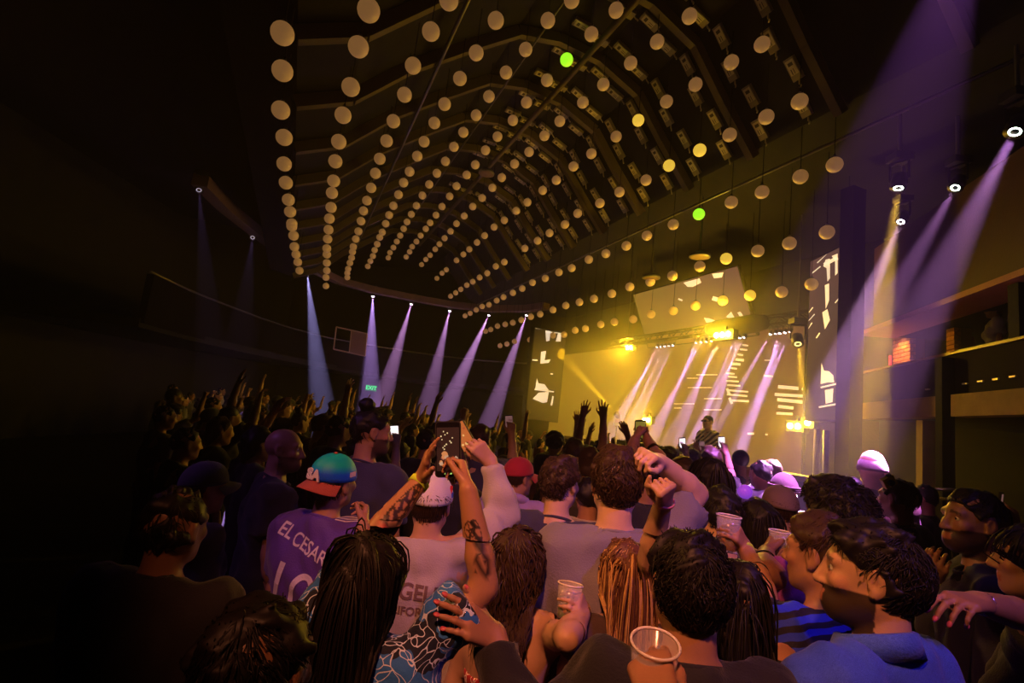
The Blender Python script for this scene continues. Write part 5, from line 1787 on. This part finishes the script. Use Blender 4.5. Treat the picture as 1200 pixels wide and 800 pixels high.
cp = m4.cap(capmat('cap_green', (0.0, 0.55, 0.42), (0.0, 0.10, 0.75), zc + 0.05, zc + 0.085), cloth('cap_peak_rust', (0.42, 0.09, 0.05)), reverse=True)
lm = text_mesh('emblem', 'SA', 0.06, 0.003, 0.003)
t_ = obj('emblem', lm, mat('emblem_white', (0.8, 0.8, 0.8), 0.6), cp)
q = m4.capW(0, 0.132, 0.065); fr_ = -m4.HR[:, 1]; rt_ = np.cross(m4.HR[:, 2], fr_)
Rm = np.stack([rt_, m4.HR[:, 2] * 0.95 - fr_ * 0.25, fr_], 1)
t_.matrix_local = Matrix([list(Rm[i]) + [q[i]] for i in range(3)] + [[0, 0, 0, 1]])
MB().box((0, 0, 0), (0.005, 0.03, 0.02), m4.HR).build('side_patch', mat('patch_pale', (0.75, 0.65, 0.7), 0.6), cp).location = tuple(m4.hp(0.093, 0.01, 0.06) - m4.origin)
WHT = cloth('print_white', (0.72, 0.68, 0.75))
m4.print_on(text_mesh('print', 'EL CESAR', 0.072, 0, 0.001), WHT, m4.B(-0.01, -0.1, 1.385), m4.br - 0.25 * m4.up, V3(0, 0, 1) + m4.br * 0.25)
m4.print_on(text_mesh('print', '10', 0.26, 0, 0.0), WHT, m4.B(-0.02, -0.1, 1.19), m4.br - 0.2 * m4.up, V3(0, 0, 1) + m4.br * 0.2)
for dx in (-0.012, 0.0, 0.012):
    st_ = MB(); 
    st_.add([(-0.10, dx - 0.0025, 0), (0.10, dx - 0.0025, 0), (0.10, dx + 0.0025, 0), (-0.10, dx + 0.0025, 0)], [(0, 1, 2, 3)])
    S_ = m4.arms['r'][0]
    m4.print_on(st_.mesh('stripe'), WHT, (S_ + m4.B(0.05, -0.02, 1.44)) / 2 + V3(0, 0, 0.02), S_ - m4.B(0.05, -0.02, 1.44), m4.bf, 'stripe')

# ---- man in the grey T-shirt, arm bent over his head
GREYT = cloth('grey_tee', (0.19, 0.18, 0.25))
m10 = P('man in a grey T-shirt with one arm bent above his head', (722, 567, 1.9), face=6, body=4, tone='pale', hair='brown', style='thick', lockn=1600, seed=4, shirt=GREYT, trousers=BLACKT, stout=1.02,
        arms={'r': {'e': (816, 578, 'f'), 'w': (772, 541, 'n'), 'h': (748, 525, 'n'), 'p': V3(-0.2, 0.3, -1), 'pose': 'hook', 'shrug': 0.04},
              'l': {'e': (0.3, 0.05, -1), 'w': (0.05, 0.5, -1), 'pose': 'relax'}})
# ---- man with dark curls and a navy T-shirt, head turned
m9 = P('man with dark curls in a navy T-shirt, head turned to the side', (657, 567, 2.45), face=35, body=14, tone='pale', hair='brown', style='curly', lockn=800, seed=5, shirt=NAVY, trousers=BLACKT)
# ---- red cap
LAV = cloth('lavender', (0.38, 0.28, 0.48))
m8 = P('man in a red cap and lavender polo shirt', (608, 560, 3.3), face=50, body=20, tone='tan', hair='brown', style='under_cap', seed=6, shirt=LAV, trousers=JEANS, neck='collar', lockn=200)
m8.cap(cloth('red_cap', (0.42, 0.02, 0.03)))
# ---- curly-haired woman with the bare back
def bandeau(self):
    B, k = self.B, self.k
    lo, hi = self.bounds([B(0.2, 0.2, 1.0), B(-0.2, -0.2, 1.3)], 0.02)
    f = Field(lo, hi, 0.009); self.torso(f, 0.006); f.cut(B(0, 0, 1.225), V3(0, 0, 1)); f.cut(B(0, 0, 1.13), V3(0, 0, -1)); f.ripple(0.003, 80, 3)
    V, F = f.mesh(); self.shirt_VF = (V, F)
    self.shirt = obj('bandeau', np_mesh('bandeau', V - self.origin, F), pattern_mat('cloth_red_print', (0.35, 0.02, 0.03), (0.8, 0.7, 0.62), 26, 0.05), self.root)
m12 = P('woman with long dark curls, bare back and red printed bandeau', (607, 658, 1.78), face=18, body=22, female=True, tone='fair', hair='brown', style='longcurly', lockn=900, seed=7, trousers=JEANS,
        arms={'r': {'e': (664, 748, 'n'), 'w': (684, 716, 'f'), 'h': (672, 696, 'n'), 'p': V3(-1, 0.0, 0.2), 'pose': 'cup'}})
bandeau(m12)
V_ = []
for x in (0.10,):
    pts = [m12.B(x * 0.95, -0.128, 1.20), m12.B(x, -0.125, 1.30), m12.B(x * 1.02, -0.085, 1.40), m12.B(x * 1.0, -0.02, 1.455), m12.B(x, 0.06, 1.42), m12.B(x, 0.1, 1.3)]
    MB().tube([p - m12.origin for p in pts], 0.011, 6).build('strap', BLACKT, m12.root, True)
g_, ax_ = m12.grip_center('r')
cup(g_ + V3(0, 0, 0.0), V3(0.05, 0.1, 1), 'tilted clear cup with a green drink held by the curly-haired woman', 'green', 0.040, 0.10, 0.35)
m12.ring_on('r', 0.92, 0.026, 0.006, SILVER, 'bracelet')
# ---- woman with streaked blonde hair, fist up
m13 = P('woman with long blonde streaked hair and one fist raised', (733, 672, 1.72), face=-4, female=True, tone='fair', hair='auburn', style='straight', lockn=1300, seed=8, shirt=cloth('brown_top', (0.06, 0.035, 0.03)), sleeve='none', neck='wide', trousers=JEANS, hair_col2=hair_mat('blonde'),
        arms={'r': {'e': (760, 655, 'n'), 'w': (777, 588, 'n'), 'h': (784, 560, 'n'), 'p': V3(-0.3, 1, 0), 'pose': 'fist', 'shrug': 0.09}})
m13.ring_on('r', 1.02, 0.030, 0.008, mat('bracelet_pink', (0.8, 0.25, 0.3), 0.4), 'bracelet')
# ---- man in black close to the lens
m14 = P('man with dark wavy hair in a black jacket, one hand out to the side', (808, 690, 1.18), face=8, body=0, tone='tan', hair='black', style='thick', lockn=2600, seed=9, shirt=BLACKT, sleeve='long', trousers=BLACKT, stout=1.1, fine=0.85,
        arms={'l': {'ik': at(580, 746, 1.27), 'hint': V3(-0.2, -0.2, -1), 'h': (526, 714, 'n'), 'p': V3(-0.2, 0.8, -0.6), 'pose': 'together', 'shrug': 0.02},
              'r': {'e': (905, 880, 'f'), 'w': (898, 795, 'f'), 'h': (882, 745, 'f'), 'p': V3(-0.4, 1, 0.1), 'pose': 'relax'}})
m14.finger_ring('l', 1, SILVER); m14.finger_ring('r', 2, BLACKM)
m14.nails('l', mat('nail_pink', (0.6, 0.12, 0.15), 0.25))
# ---- short person at the bottom edge who holds up a glass
m15 = P('short person in a dark top holding up a clear cup in one hand', None, world=(0.44, 0.42, 1.585), face=0, tone='tan', style='short', lockn=0, fine=1.2, seed=10, shirt=BLACKT, sleeve='long', trousers=BLACKT,
        arms={'l': {'ik': at(766, 790, 0.92), 'hint': V3(-0.2, 0.1, -1), 'h': (750, 735, 'f'), 'p': V3(0.15, 1.0, 0.1), 'pose': 'cup'}})
g_, ax_ = m15.grip_center('l')
cup(g_ + ax_[1] * 0.015, unit(V3(-0.05, -0.25, 1)), 'empty clear cup with ice held up before the man in black', 'clear', 0.043, 0.11, 0.18)
# ---- bearded man in the speckled blue shirt
DENIM = pattern_mat('cloth_blue_speckle', (0.004, 0.03, 0.42), (0.10, 0.22, 0.95), 150, 0.10)
m16 = P('bearded man with dark curls in a speckled blue collared shirt', (1020, 676, 1.28), face=-58, body=-22, tone='fair', hair='black', style='thick', lockn=2200, seed=11, shirt=DENIM, neck='collar', trousers=JEANS, beard=0.92, fine=0.85, stout=1.1)
# ---- man in the bright blue striped shirt behind him
def stripes_mat(name, c1, c2, scale, ax=(0.3, 0.2, 1.0)):
    m = mat(name, c1, 0.7, bump=0.2, bscale=150)
    nt = m.node_tree; b = nt.nodes['Principled BSDF']; src = b.inputs['Base Color'].links[0].from_socket
    tc = nt.nodes.new('ShaderNodeTexCoord'); mp = nt.nodes.new('ShaderNodeMapping'); mp.inputs['Rotation'].default_value = ax
    wv = nt.nodes.new('ShaderNodeTexWave'); wv.inputs['Scale'].default_value = scale; wv.inputs['Distortion'].default_value = 2.5; wv.bands_direction = 'Z'
    nt.links.new(tc.outputs['Object'], mp.inputs[0]); nt.links.new(mp.outputs[0], wv.inputs['Vector'])
    gt = nt.nodes.new('ShaderNodeMath'); gt.operation = 'GREATER_THAN'; gt.inputs[1].default_value = 0.55; nt.links.new(wv.outputs['Fac'], gt.inputs[0])
    mx = nt.nodes.new('ShaderNodeMix'); mx.data_type = 'RGBA'; mx.inputs[7].default_value = (*c2, 1)
    nt.links.new(gt.outputs[0], mx.inputs[0]); nt.links.new(src, mx.inputs[6]); nt.links.new(mx.outputs[2], b.inputs['Base Color'])
    return m
m17 = P('man in a blue and black striped shirt holding up a cup', (962, 652, 1.62), face=-35, body=-15, tone='tan', hair='brown', style='thick', lockn=900, seed=12, shirt=stripes_mat('cloth_blue_stripe', (0.02, 0.05, 0.75), (0.008, 0.008, 0.03), 9), trousers=JEANS, stout=1.1,
        arms={'l': {'e': (892, 708, 'f'), 'w': (912, 665, 'f'), 'h': (930, 645, 'f'), 'p': V3(0.5, 0.3, 0.2), 'pose': 'cup'}})
g_, ax_ = m17.grip_center('l')
cup(g_ + V3(0, 0, 0.015), V3(0, 0, 1), 'pale cup held up by the man in the blue striped shirt', 'milky', 0.042, 0.105, 0.85, ice=False)
m17.ring_on('l', 0.8, 0.031, 0.008, SILVER, 'bracelet')
# ---- big curls and purple shirt
m18 = P('person with big dark curls and a purple shirt, cup in hand', (978, 606, 2.05), face=-25, body=-28, tone='brown', hair='black', style='afro', lockn=1200, seed=13, shirt=cloth('purple', (0.30, 0.06, 0.36)), trousers=JEANS,
        arms={'l': {'e': (893, 672, 'n'), 'w': (898, 648, 'f'), 'h': (905, 628, 'f'), 'p': V3(0.6, 0.5, 0.1), 'pose': 'cup'}})
g_, ax_ = m18.grip_center('l')
cup(g_ + V3(0, 0, 0.02), V3(0, 0, 1), 'clear cup held up in front of the purple shirt', 'clear', 0.040, 0.10, 0.5)
# ---- woman half hidden behind the man in black, wristband arm up
m21 = P('woman with black hair raising a cup, lime wristband on her arm', (860, 704, 1.48), face=4, female=True, tone='tan', style='straight', lockn=500, seed=14, shirt=cloth('black_top', (0.02, 0.02, 0.025)), sleeve='none', neck='wide', trousers=JEANS,
        arms={'r': {'e': (896, 692, 'f'), 'w': (872, 640, 'f'), 'h': (856, 612, 'n'), 'p': V3(-0.9, 0.3, 0.2), 'pose': 'cup', 'shrug': 0.05}})
m21.ring_on('r', 0.90, 0.0275, 0.018, LIME, 'wristband', 'lime paper wristband')
g_, ax_ = m21.grip_center('r')
cup(g_ + ax_[1] * 0.0, V3(0.03, 0, 1), 'clear cup held high by the arm with the lime wristband', 'amber', 0.043, 0.12, 0.3, ice=False)
# ---- plaid shirt
def plaid_mat(name):
    m = mat(name, (0.55, 0.5, 0.5), 0.8, bump=0.2, bscale=150)
    nt = m.node_tree; b = nt.nodes['Principled BSDF']; src = b.inputs['Base Color'].links[0].from_socket
    tc = nt.nodes.new('ShaderNodeTexCoord')
    for d_ in ('X', 'Z'):
        wv = nt.nodes.new('ShaderNodeTexWave'); wv.inputs['Scale'].default_value = 7; wv.bands_direction = d_; nt.links.new(tc.outputs['Object'], wv.inputs['Vector'])
        gt = nt.nodes.new('ShaderNodeMath'); gt.operation = 'GREATER_THAN'; gt.inputs[1].default_value = 0.5; nt.links.new(wv.outputs['Fac'], gt.inputs[0])
        mu = nt.nodes.new('ShaderNodeMath'); mu.operation = 'MULTIPLY'; mu.inputs[1].default_value = 0.72; nt.links.new(gt.outputs[0], mu.inputs[0])
        mx = nt.nodes.new('ShaderNodeMix'); mx.data_type = 'RGBA'; mx.inputs[7].default_value = (0.02, 0.02, 0.03, 1)
        nt.links.new(mu.outputs[0], mx.inputs[0]); nt.links.new(src, mx.inputs[6]); src = mx.outputs[2]
    nt.links.new(src, b.inputs['Base Color'])
    return m
m27 = P('man in a black and white plaid shirt behind the raised cup', (842, 603, 2.25), face=-5, tone='fair', style='short', lockn=500, seed=15, shirt=plaid_mat('cloth_plaid'), trousers=JEANS)
# ---- dark-haired person with the purple ball
m26 = P('person with dark purple-lit hair holding up a small purple ball', (888, 612, 2.55), face=-6, female=True, tone='fair', style='straight', lockn=500, seed=16, shirt=BLACKT, trousers=JEANS,
        arms={'l': {'e': (0.35, 0.5, -0.5), 'w': (872, 604, 'f'), 'h': (872, 588, 'f'), 'p': V3(0, 1, 0.2), 'pose': 'cup'}})
g_, ax_ = m26.grip_center('l')
bl_ = MB().lathe([(max(1e-4, 0.036 * math.sin(a)), -0.036 * math.cos(a)) for a in np.linspace(0.02, math.pi - 0.02, 13)], 20).build('light_ball', mat('ball_purple', (0.3, 0.06, 0.6), 0.35, emit=(0.35, 0.08, 0.95), estr=0.5), smooth=True)
bl_.location = tuple(at(873, 576, float((g_ - CAM) @ CF)))
tag(bl_, 'small glowing purple ball held above the dark hair', 'ball')
# ---- caps in the middle of the crowd
m19 = P('person in a pale pink cap with a fist raised', (913, 597, 2.9), face=0, tone='fair', hair='brown', style='under_cap', lockn=150, seed=17, shirt=BLACKT, trousers=JEANS,
        arms={'r': {'e': (0.5, 0.25, -0.15), 'w': (924, 614, 'n'), 'h': (936, 593, 'n'), 'p': V3(-0.3, 0.9, 0), 'pose': 'fist', 'shrug': 0.03}})
m19.cap(cloth('pink_cap', (0.28, 0.19, 0.19)))
m19b = P('person in a grey knit beanie near the stage', (918, 573, 3.7), face=10, tone='fair', style=None, seed=18, shirt=cloth('olive', (0.10, 0.08, 0.05)), trousers=JEANS)
m19b.cap(cloth('beanie', (0.34, 0.26, 0.22)), knit=True, low=0.0)
m28 = P('person with long braids in a navy top', (832, 563, 3.0), face=0, female=True, tone='brown', style='braids', lockn=260, seed=19, shirt=NAVY, trousers=JEANS)
# ---- two silhouetted arms that hold a phone against the yellow light
m31 = P('person holding a phone high with both arms against the yellow light', (757, 556, 2.75), face=-3, tone='brown', style='short', lockn=300, seed=20, shirt=BLACKT, trousers=JEANS,
        arms={'r': {'e': (776, 545, 'f'), 'w': (759, 516, 'f'), 'h': (751, 500, 'f'), 'p': V3(-1, 0.2, 0), 'pose': 'phone', 'shrug': 0.06}, 'l': {'e': (736, 545, 'f'), 'w': (744, 516, 'f'), 'h': (749, 500, 'f'), 'p': V3(1, 0.2, 0), 'pose': 'phone', 'shrug': 0.06}})
g1, _ = m31.grip_center('r'); g2, _ = m31.grip_center('l')
phone((g1 + g2) / 2 + CU * 0.02, CR, CU, 'dark phone held high by two arms against the yellow light', 'yellow', 0.07, 0.14, 0.15)
# ---- left side
m6 = P('bald bearded man in a black T-shirt, seen in profile', (333, 527, 2.9), face=82, body=60, tone='tan', style=None, seed=21, shirt=BLACKT, trousers=BLACKT, beard=0.6, stout=1.15)
m7 = P('bearded man with a top knot in a dark navy shirt, seen in profile', (436, 507, 3.0), face=62, body=25, tone='tan', style='bun', lockn=300, seed=22, shirt=NAVY, trousers=BLACKT, beard=0.8, stout=1.1)
m1 = P('person with a rounded dark head in a black top at the dark edge', (300, 792, 0.80), face=10, tone='brown', style='short', lockn=900, seed=23, shirt=BLACKT, trousers=BLACKT, lean=0.0)
m2 = P('broad man in a black shirt on the unlit side', (205, 620, 1.55), face=10, tone='brown', style='short', lockn=300, seed=24, shirt=BLACKT, trousers=BLACKT, stout=1.25)
# ---- right side
m22 = P('bearded man in a dark navy shirt with a lime wristband', (1140, 612, 2.15), face=-84, body=-60, tone='tan', style='short', lockn=700, seed=25, shirt=NAVY, sleeve='long', trousers=BLACKT, beard=0.85,
        arms={'r': {'e': (0.1, 0.35, -1), 'w': (1094, 678, 'n'), 'h': (1100, 650, 'n'), 'p': V3(0.6, 0.5, 0), 'pose': 'grip'}})
m22.ring_on('r', 0.97, 0.034, 0.018, LIME, 'wristband', 'lime paper wristband')
m23 = P('woman with black hair at the dark right side, one hand stretched out', (1215, 660, 1.7), face=-50, body=-40, female=True, tone='tan', style='straight', lockn=700, seed=26, shirt=BLACKT, trousers=BLACKT,
        arms={'l': {'e': (1205, 722, 'n'), 'w': (1148, 706, 'n'), 'h': (1105, 704, 'n'), 'p': V3(0, 0.2, -1), 'pose': 'relax'}, 'r': {'e': (1215, 640, 'f'), 'w': (1190, 622, 'f'), 'h': (1182, 592, 'f'), 'p': V3(-1, 0.2, 0), 'pose': 'phone', 'shrug': 0.04}})
m23.ring_on('l', 0.94, 0.026, 0.006, SILVER, 'bracelet')
m23.nails('l', MATS['nail_pink'])
g_, ax_ = m23.grip_center('r')
phone(g_ + CU * 0.02, V3(0.75, 0.66, 0), V3(0.15, 0, 1), 'phone held edge-on beside the woman at the right side', 'pink', 0.074, 0.15, 0.12)
m24 = P('person in a pale pink head scarf beside the timber post', (1022, 548, 4.0), face=30, tone='fair', style=None, seed=27, shirt=cloth('scarf_shirt', (0.25, 0.14, 0.10)), trousers=JEANS)
m24.cap(cloth('head_scarf', (0.22, 0.14, 0.15)), knit='plain', low=-0.02, name='head_scarf')
m32 = P('person raising a yellow camera below the timber beam', (1052, 585, 3.3), face=-25, tone='brown', style='short', lockn=200, seed=28, shirt=BLACKT, trousers=BLACKT,
        arms={'l': {'e': (0.4, 0.5, -0.4), 'w': (1046, 583, 'n'), 'h': (1042, 570, 'n'), 'p': V3(0.4, 0.8, 0), 'pose': 'grip'}})
g_, ax_ = m32.grip_center('l')
cc = at(1041, 564, float((g_ - CAM) @ CF))
e = tag(empty('camera', cc, np.stack([unit(CR + CU * 0.5), unit(CU - CR * 0.5), -CF], 1)), 'small yellow camera held up below the timber beam', 'camera')
MB().box((0, 0, 0), (0.075, 0.06, 0.03)).build('body', mat('camera_yellow', (0.85, 0.65, 0.05), 0.45), e)
MB().lathe([(0.02, 0.015), (0.02, 0.03), (0.014, 0.032), (0.0, 0.028)], 16, c=(0, -0.004, 0)).build('lens', FIX, e, True)
MB().box((0.02, 0.035, 0), (0.02, 0.012, 0.02)).build('flash', FIX, e)
# ---- performer behind the counter
DJS = stripes_mat('cloth_performer', (0.02, 0.02, 0.025), (0.6, 0.55, 0.55), 4.5, (0.5, 0.6, 1.0))
dj = P('performer in dark glasses and a striped dark shirt behind the counter', None, world=atX(829, 500, 7.05), face=-115, body=-105, tone='fair', style='buzz', lockn=0, seed=29, shirt=DJS, sleeve='long', trousers=BLACKT, z0=0.6, H=1.72, lean=0.05,
       arms={'l': {'e': (0.3, 0.3, -1), 'w': (0.0, 1, -0.15), 'p': V3(0, 0, -1)}, 'r': {'e': (0.35, 0.25, -1), 'w': (0.1, 1, -0.1), 'p': V3(0, 0, -1)}})
for s in (-1, 1):
    MB().box((0, 0, 0), (0.05, 0.012, 0.032), dj.HR).build('sunglass_lens', FIX, dj.root).location = tuple(dj.hp(s * 0.034, 0.104, 0.012) - dj.origin)
MB().bar(dj.hp(-0.08, 0.0, 0.015) - dj.origin, dj.hp(-0.06, 0.105, 0.015) - dj.origin, 0.006, 0.008).bar(dj.hp(0.08, 0.0, 0.015) - dj.origin, dj.hp(0.06, 0.105, 0.015) - dj.origin, 0.006, 0.008).build('sunglass_frame', FIX, dj.root)


# ================================================================ THE CROWD BEHIND: ten kinds of dancer, copied one by one
ARM_UP = {'e': (0.35, 0.25, 0.8), 'w': (-0.1, 0.1, 1.0), 'p': V3(0, 1, 0), 'pose': 'spread', 'shrug': 0.07}
ARM_UP2 = {'e': (0.6, 0.35, 0.45), 'w': (-0.45, 0.25, 1.0), 'p': V3(0, 1, 0), 'pose': 'relax', 'shrug': 0.05}
ARM_FIST = {'e': (0.4, 0.5, 0.45), 'w': (0.05, 0.1, 1.0), 'p': V3(0, 1, 0), 'pose': 'fist', 'shrug': 0.05}
ARM_PHONE = {'e': (0.25, 0.8, 0.05), 'w': (-0.2, 0.25, 1.0), 'p': V3(-0.6, 0.8, 0), 'pose': 'phone', 'shrug': 0.03}
PROTO = []
hairword = {'short': 'short dark hair', 'curly': 'dark curls', 'straight': 'long dark hair', 'thick': 'thick brown hair', 'afro': 'a round afro', 'buzz': 'cropped hair', 'bun': 'a top knot'}
def proto(style, tone, hair, fem, arms, armword, seed, cap=None):
    p = Person('proto', None, world=(0, 0, 1.585 if not fem else 1.51), face=0, tone=tone, hair=hair, style=style, female=fem, fine=1.7, shirt=BLACKT, trousers=BLACKT, arms=arms, seed=seed, lockn=0)
    if cap: p.cap(cap)
    PROTO.append((p, armword, hairword.get(style, style), cap is not None))
    return p
proto('short', 'tan', 'black', False, None, 'arms down', 101)
proto('curly', 'fair', 'brown', False, {'r': ARM_UP}, 'one hand up', 102)
proto('straight', 'fair', 'black', True, {'l': ARM_UP2}, 'arm bent overhead', 103)
proto('straight', 'tan', 'brown', True, None, 'arms down', 104)
proto('short', 'brown', 'black', False, {'r': ARM_UP2, 'l': ARM_UP}, 'both hands up', 105)
proto('thick', 'fair', 'brown', False, {'r': ARM_PHONE}, 'phone hand up', 106)
proto('afro', 'brown', 'black', True, {'r': ARM_FIST}, 'one fist up', 107)
proto('under_cap', 'tan', 'brown', False, None, 'arms down', 108, cap=cloth('dark_cap', (0.05, 0.05, 0.06)))
proto('buzz', 'dark', 'black', False, None, 'arms down', 109)
proto('bun', 'fair', 'brown', True, {'l': ARM_FIST}, 'one fist up', 110)
TOPS = [('black', BLACKT), ('navy', NAVY), ('wine red', cloth('wine', (0.14, 0.025, 0.035))), ('grey', cloth('mid_grey', (0.16, 0.15, 0.16))), ('white', cloth('white_top', (0.5, 0.46, 0.46))), ('olive', cloth('olive_top', (0.09, 0.08, 0.04))), ('purple', cloth('plum_top', (0.13, 0.05, 0.18)))]
def copy_person(pi, x, y, head, ti, sc=1.0, note='in the packed crowd', z0=0.0):
    p, aw, hw, capped = PROTO[pi]
    r = p.root.copy(); COL.objects.link(r)
    r.location = (x, y, z0); r.rotation_euler = (0, 0, -math.radians(head)); r.scale = (sc, sc, sc)
    for ch in p.root.children:
        c = ch.copy(); COL.objects.link(c); c.parent = r
        if ch.name.split('.')[0] == 'shirt':
            c.material_slots[0].link = 'OBJECT'; c.material_slots[0].material = TOPS[ti][1]
        for g in ch.children:
            d = g.copy(); COL.objects.link(d); d.parent = c
    lab = 'person with %s, %s top, %s, %s' % (hw if not capped else 'a dark cap', TOPS[ti][0], aw, note)
    tag(r, lab, 'person', 'dancers: ' + lab[12:])
    return r, p
placed = [(p.origin[0], p.origin[1]) for p in CAST]
cr = np.random.default_rng(21)
def place_phone_hand(px, py, depth, ti, kind, label, pi=5):
    """a dancer whose lifted hand holds a phone at this pixel"""
    p = PROTO[pi][0]
    g, ax = p.grip_center('r')
    tgt = at(px, py, depth)
    head = 10.0
    a = -math.radians(head)
    Rz = np.array([[math.cos(a), -math.sin(a), 0], [math.sin(a), math.cos(a), 0], [0, 0, 1]])
    sc = float(np.clip(tgt[2] / (g[2] + 0.03), 0.88, 1.12))
    b = tgt - Rz @ (g * sc)
    r, _ = copy_person(pi, b[0], b[1], head, ti, sc)
    placed.append((b[0], b[1]))
    phone(np.array([b[0], b[1], 0]) + Rz @ (g * sc) + CU * 0.03, CR + CU * 0.05, CU, label, kind, 0.072, 0.145)
place_phone_hand(597, 495, 4.6, 1, 'pink', 'phone with pink screen held over the crowd')
place_phone_hand(800, 520, 5.6, 0, 'white', 'phone with white screen held up before the stage counter')
place_phone_hand(823, 523, 6.4, 2, 'pink', 'small pink phone screen below the performer')
place_phone_hand(846, 519, 5.2, 0, 'white', 'bright white phone screen next to the performer')
place_phone_hand(463, 508, 4.2, 0, 'white', 'phone held low near the man with the top knot')
fixed = [(8, 868, 541, 5.6, 0, 0), (0, 893, 556, 4.6, 0, -10), (3, 905, 553, 5.2, 3, 0), (0, 930, 557, 4.4, 3, 0), (3, 690, 540, 4.4, 5, 10), (1, 672, 530, 4.9, 0, 20), (4, 705, 528, 5.6, 0, 10), (7, 582, 540, 4.4, 0, 25),
         (9, 560, 520, 5.3, 0, 20), (0, 500, 520, 4.3, 0, 30), (3, 535, 545, 3.6, 0, 20), (6, 650, 520, 6.2, 0, 10), (0, 780, 545, 4.0, 0, 0), (3, 800, 556, 3.6, 0, 0), (0, 690, 583, 3.0, 4, 12), (0, 1085, 585, 4.4, 0, -40), (8, 1000, 575, 4.6, 0, -10),
         (3, 460, 545, 3.8, 0, 30), (0, 395, 505, 4.2, 0, 40), (1, 375, 500, 5.2, 2, 40), (9, 350, 495, 6.0, 0, 40), (2, 300, 520, 3.4, 0, 45), (0, 262, 545, 2.6, 0, 40), (3, 255, 505, 4.2, 0, 45), (7, 230, 600, 2.3, 0, 40), (0, 215, 520, 3.6, 0, 45)]
for (pi, px, py, d, ti, hd) in fixed:
    q = at(px, py, d)
    p = PROTO[pi][0]
    sc = float(np.clip(q[2] / p.hc[2], 0.92, 1.1))
    if any((q[0] - a) ** 2 + (q[1] - b) ** 2 < 0.36 ** 2 for a, b in placed): continue
    copy_person(pi, q[0], q[1], hd, ti, sc); placed.append((q[0], q[1]))
n = 0
for y in np.arange(3.2, 17.0, 0.62):
    for x in np.arange(-8.5, 7.0, 0.58):
        xx, yy = x + cr.uniform(-0.17, 0.17), y + cr.uniform(-0.17, 0.17)
        if xx * NN[0] + yy * NN[1] > 6.0: continue
        q = project((xx, yy, 1.6))
        if not (190 < q[0] < 965): continue
        if q[0] > 850 and yy < 3.9: continue
        sp = 0.52 + 0.035 * max(0, yy - 4)
        if any((xx - a) ** 2 + (yy - b) ** 2 < sp * sp for a, b in placed): continue
        if yy > 9 and cr.random() < 0.25: continue
        pi = int(cr.choice(10, p=[0.16, 0.12, 0.09, 0.13, 0.12, 0.07, 0.07, 0.08, 0.08, 0.08]))
        if q[0] < 420 and cr.random() < 0.6: pi = int(cr.choice([0, 3, 7, 8]))
        ti = int(cr.choice(7, p=[0.42, 0.14, 0.08, 0.1, 0.08, 0.1, 0.08]))
        hd = math.degrees(math.atan2(4.5 - xx, 10.5 - yy)) * 0.7 + cr.uniform(-14, 14)
        copy_person(pi, xx, yy, hd, ti, cr.uniform(0.94, 1.05) if xx * NN[0] + yy * NN[1] < 3.6 else cr.uniform(0.88, 0.95), 'in the packed crowd' if yy < 8 else 'far in the crowd'); placed.append((xx, yy)); n += 1
for q_, pi_, ti_ in BALC:
    copy_person(pi_, q_[0], q_[1], -60, ti_, 0.88, 'behind the balcony rail', zpar0 + 0.1)
for p, *_ in PROTO:
    for ch in list(p.root.children):
        for g in list(ch.children): bpy.data.objects.remove(g)
        bpy.data.objects.remove(ch)
    bpy.data.objects.remove(p.root)

# ================================================================ WASH LIGHTS OVER THE CROWD (they hang from the vault behind and beside the lens; the side pair is added fill)
wash((-0.6, -1.6, 5.0), (0.35, 2.3, 1.45), 1000, (1.0, 0.29, 0.12), 36, 'warm pink wash light hanging from the vault behind the crowd', blend=0.7)
wash((2.6, -0.8, 5.0), (0.6, 2.4, 1.45), 300, (0.30, 0.12, 1.0), 34, 'violet wash light hanging from the vault behind the crowd', blend=0.7)
wash((-4.6, 2.2, 4.9), (1.0, 1.8, 1.5), 520, (1.0, 0.40, 0.08), 24, 'added orange fill light, unseen, on the unlit side of the hall', blend=0.8)  # added lamp out of view, brings orange light onto faces and raised arms
wash((-4.2, 1.2, 5.0), (-1.0, 2.7, 1.5), 110, (0.55, 0.18, 1.0), 30, 'added violet fill light, unseen, on the unlit side of the hall', blend=0.8)  # added lamp out of view, tints the left of the crowd violet
bpy.context.view_layer.update()
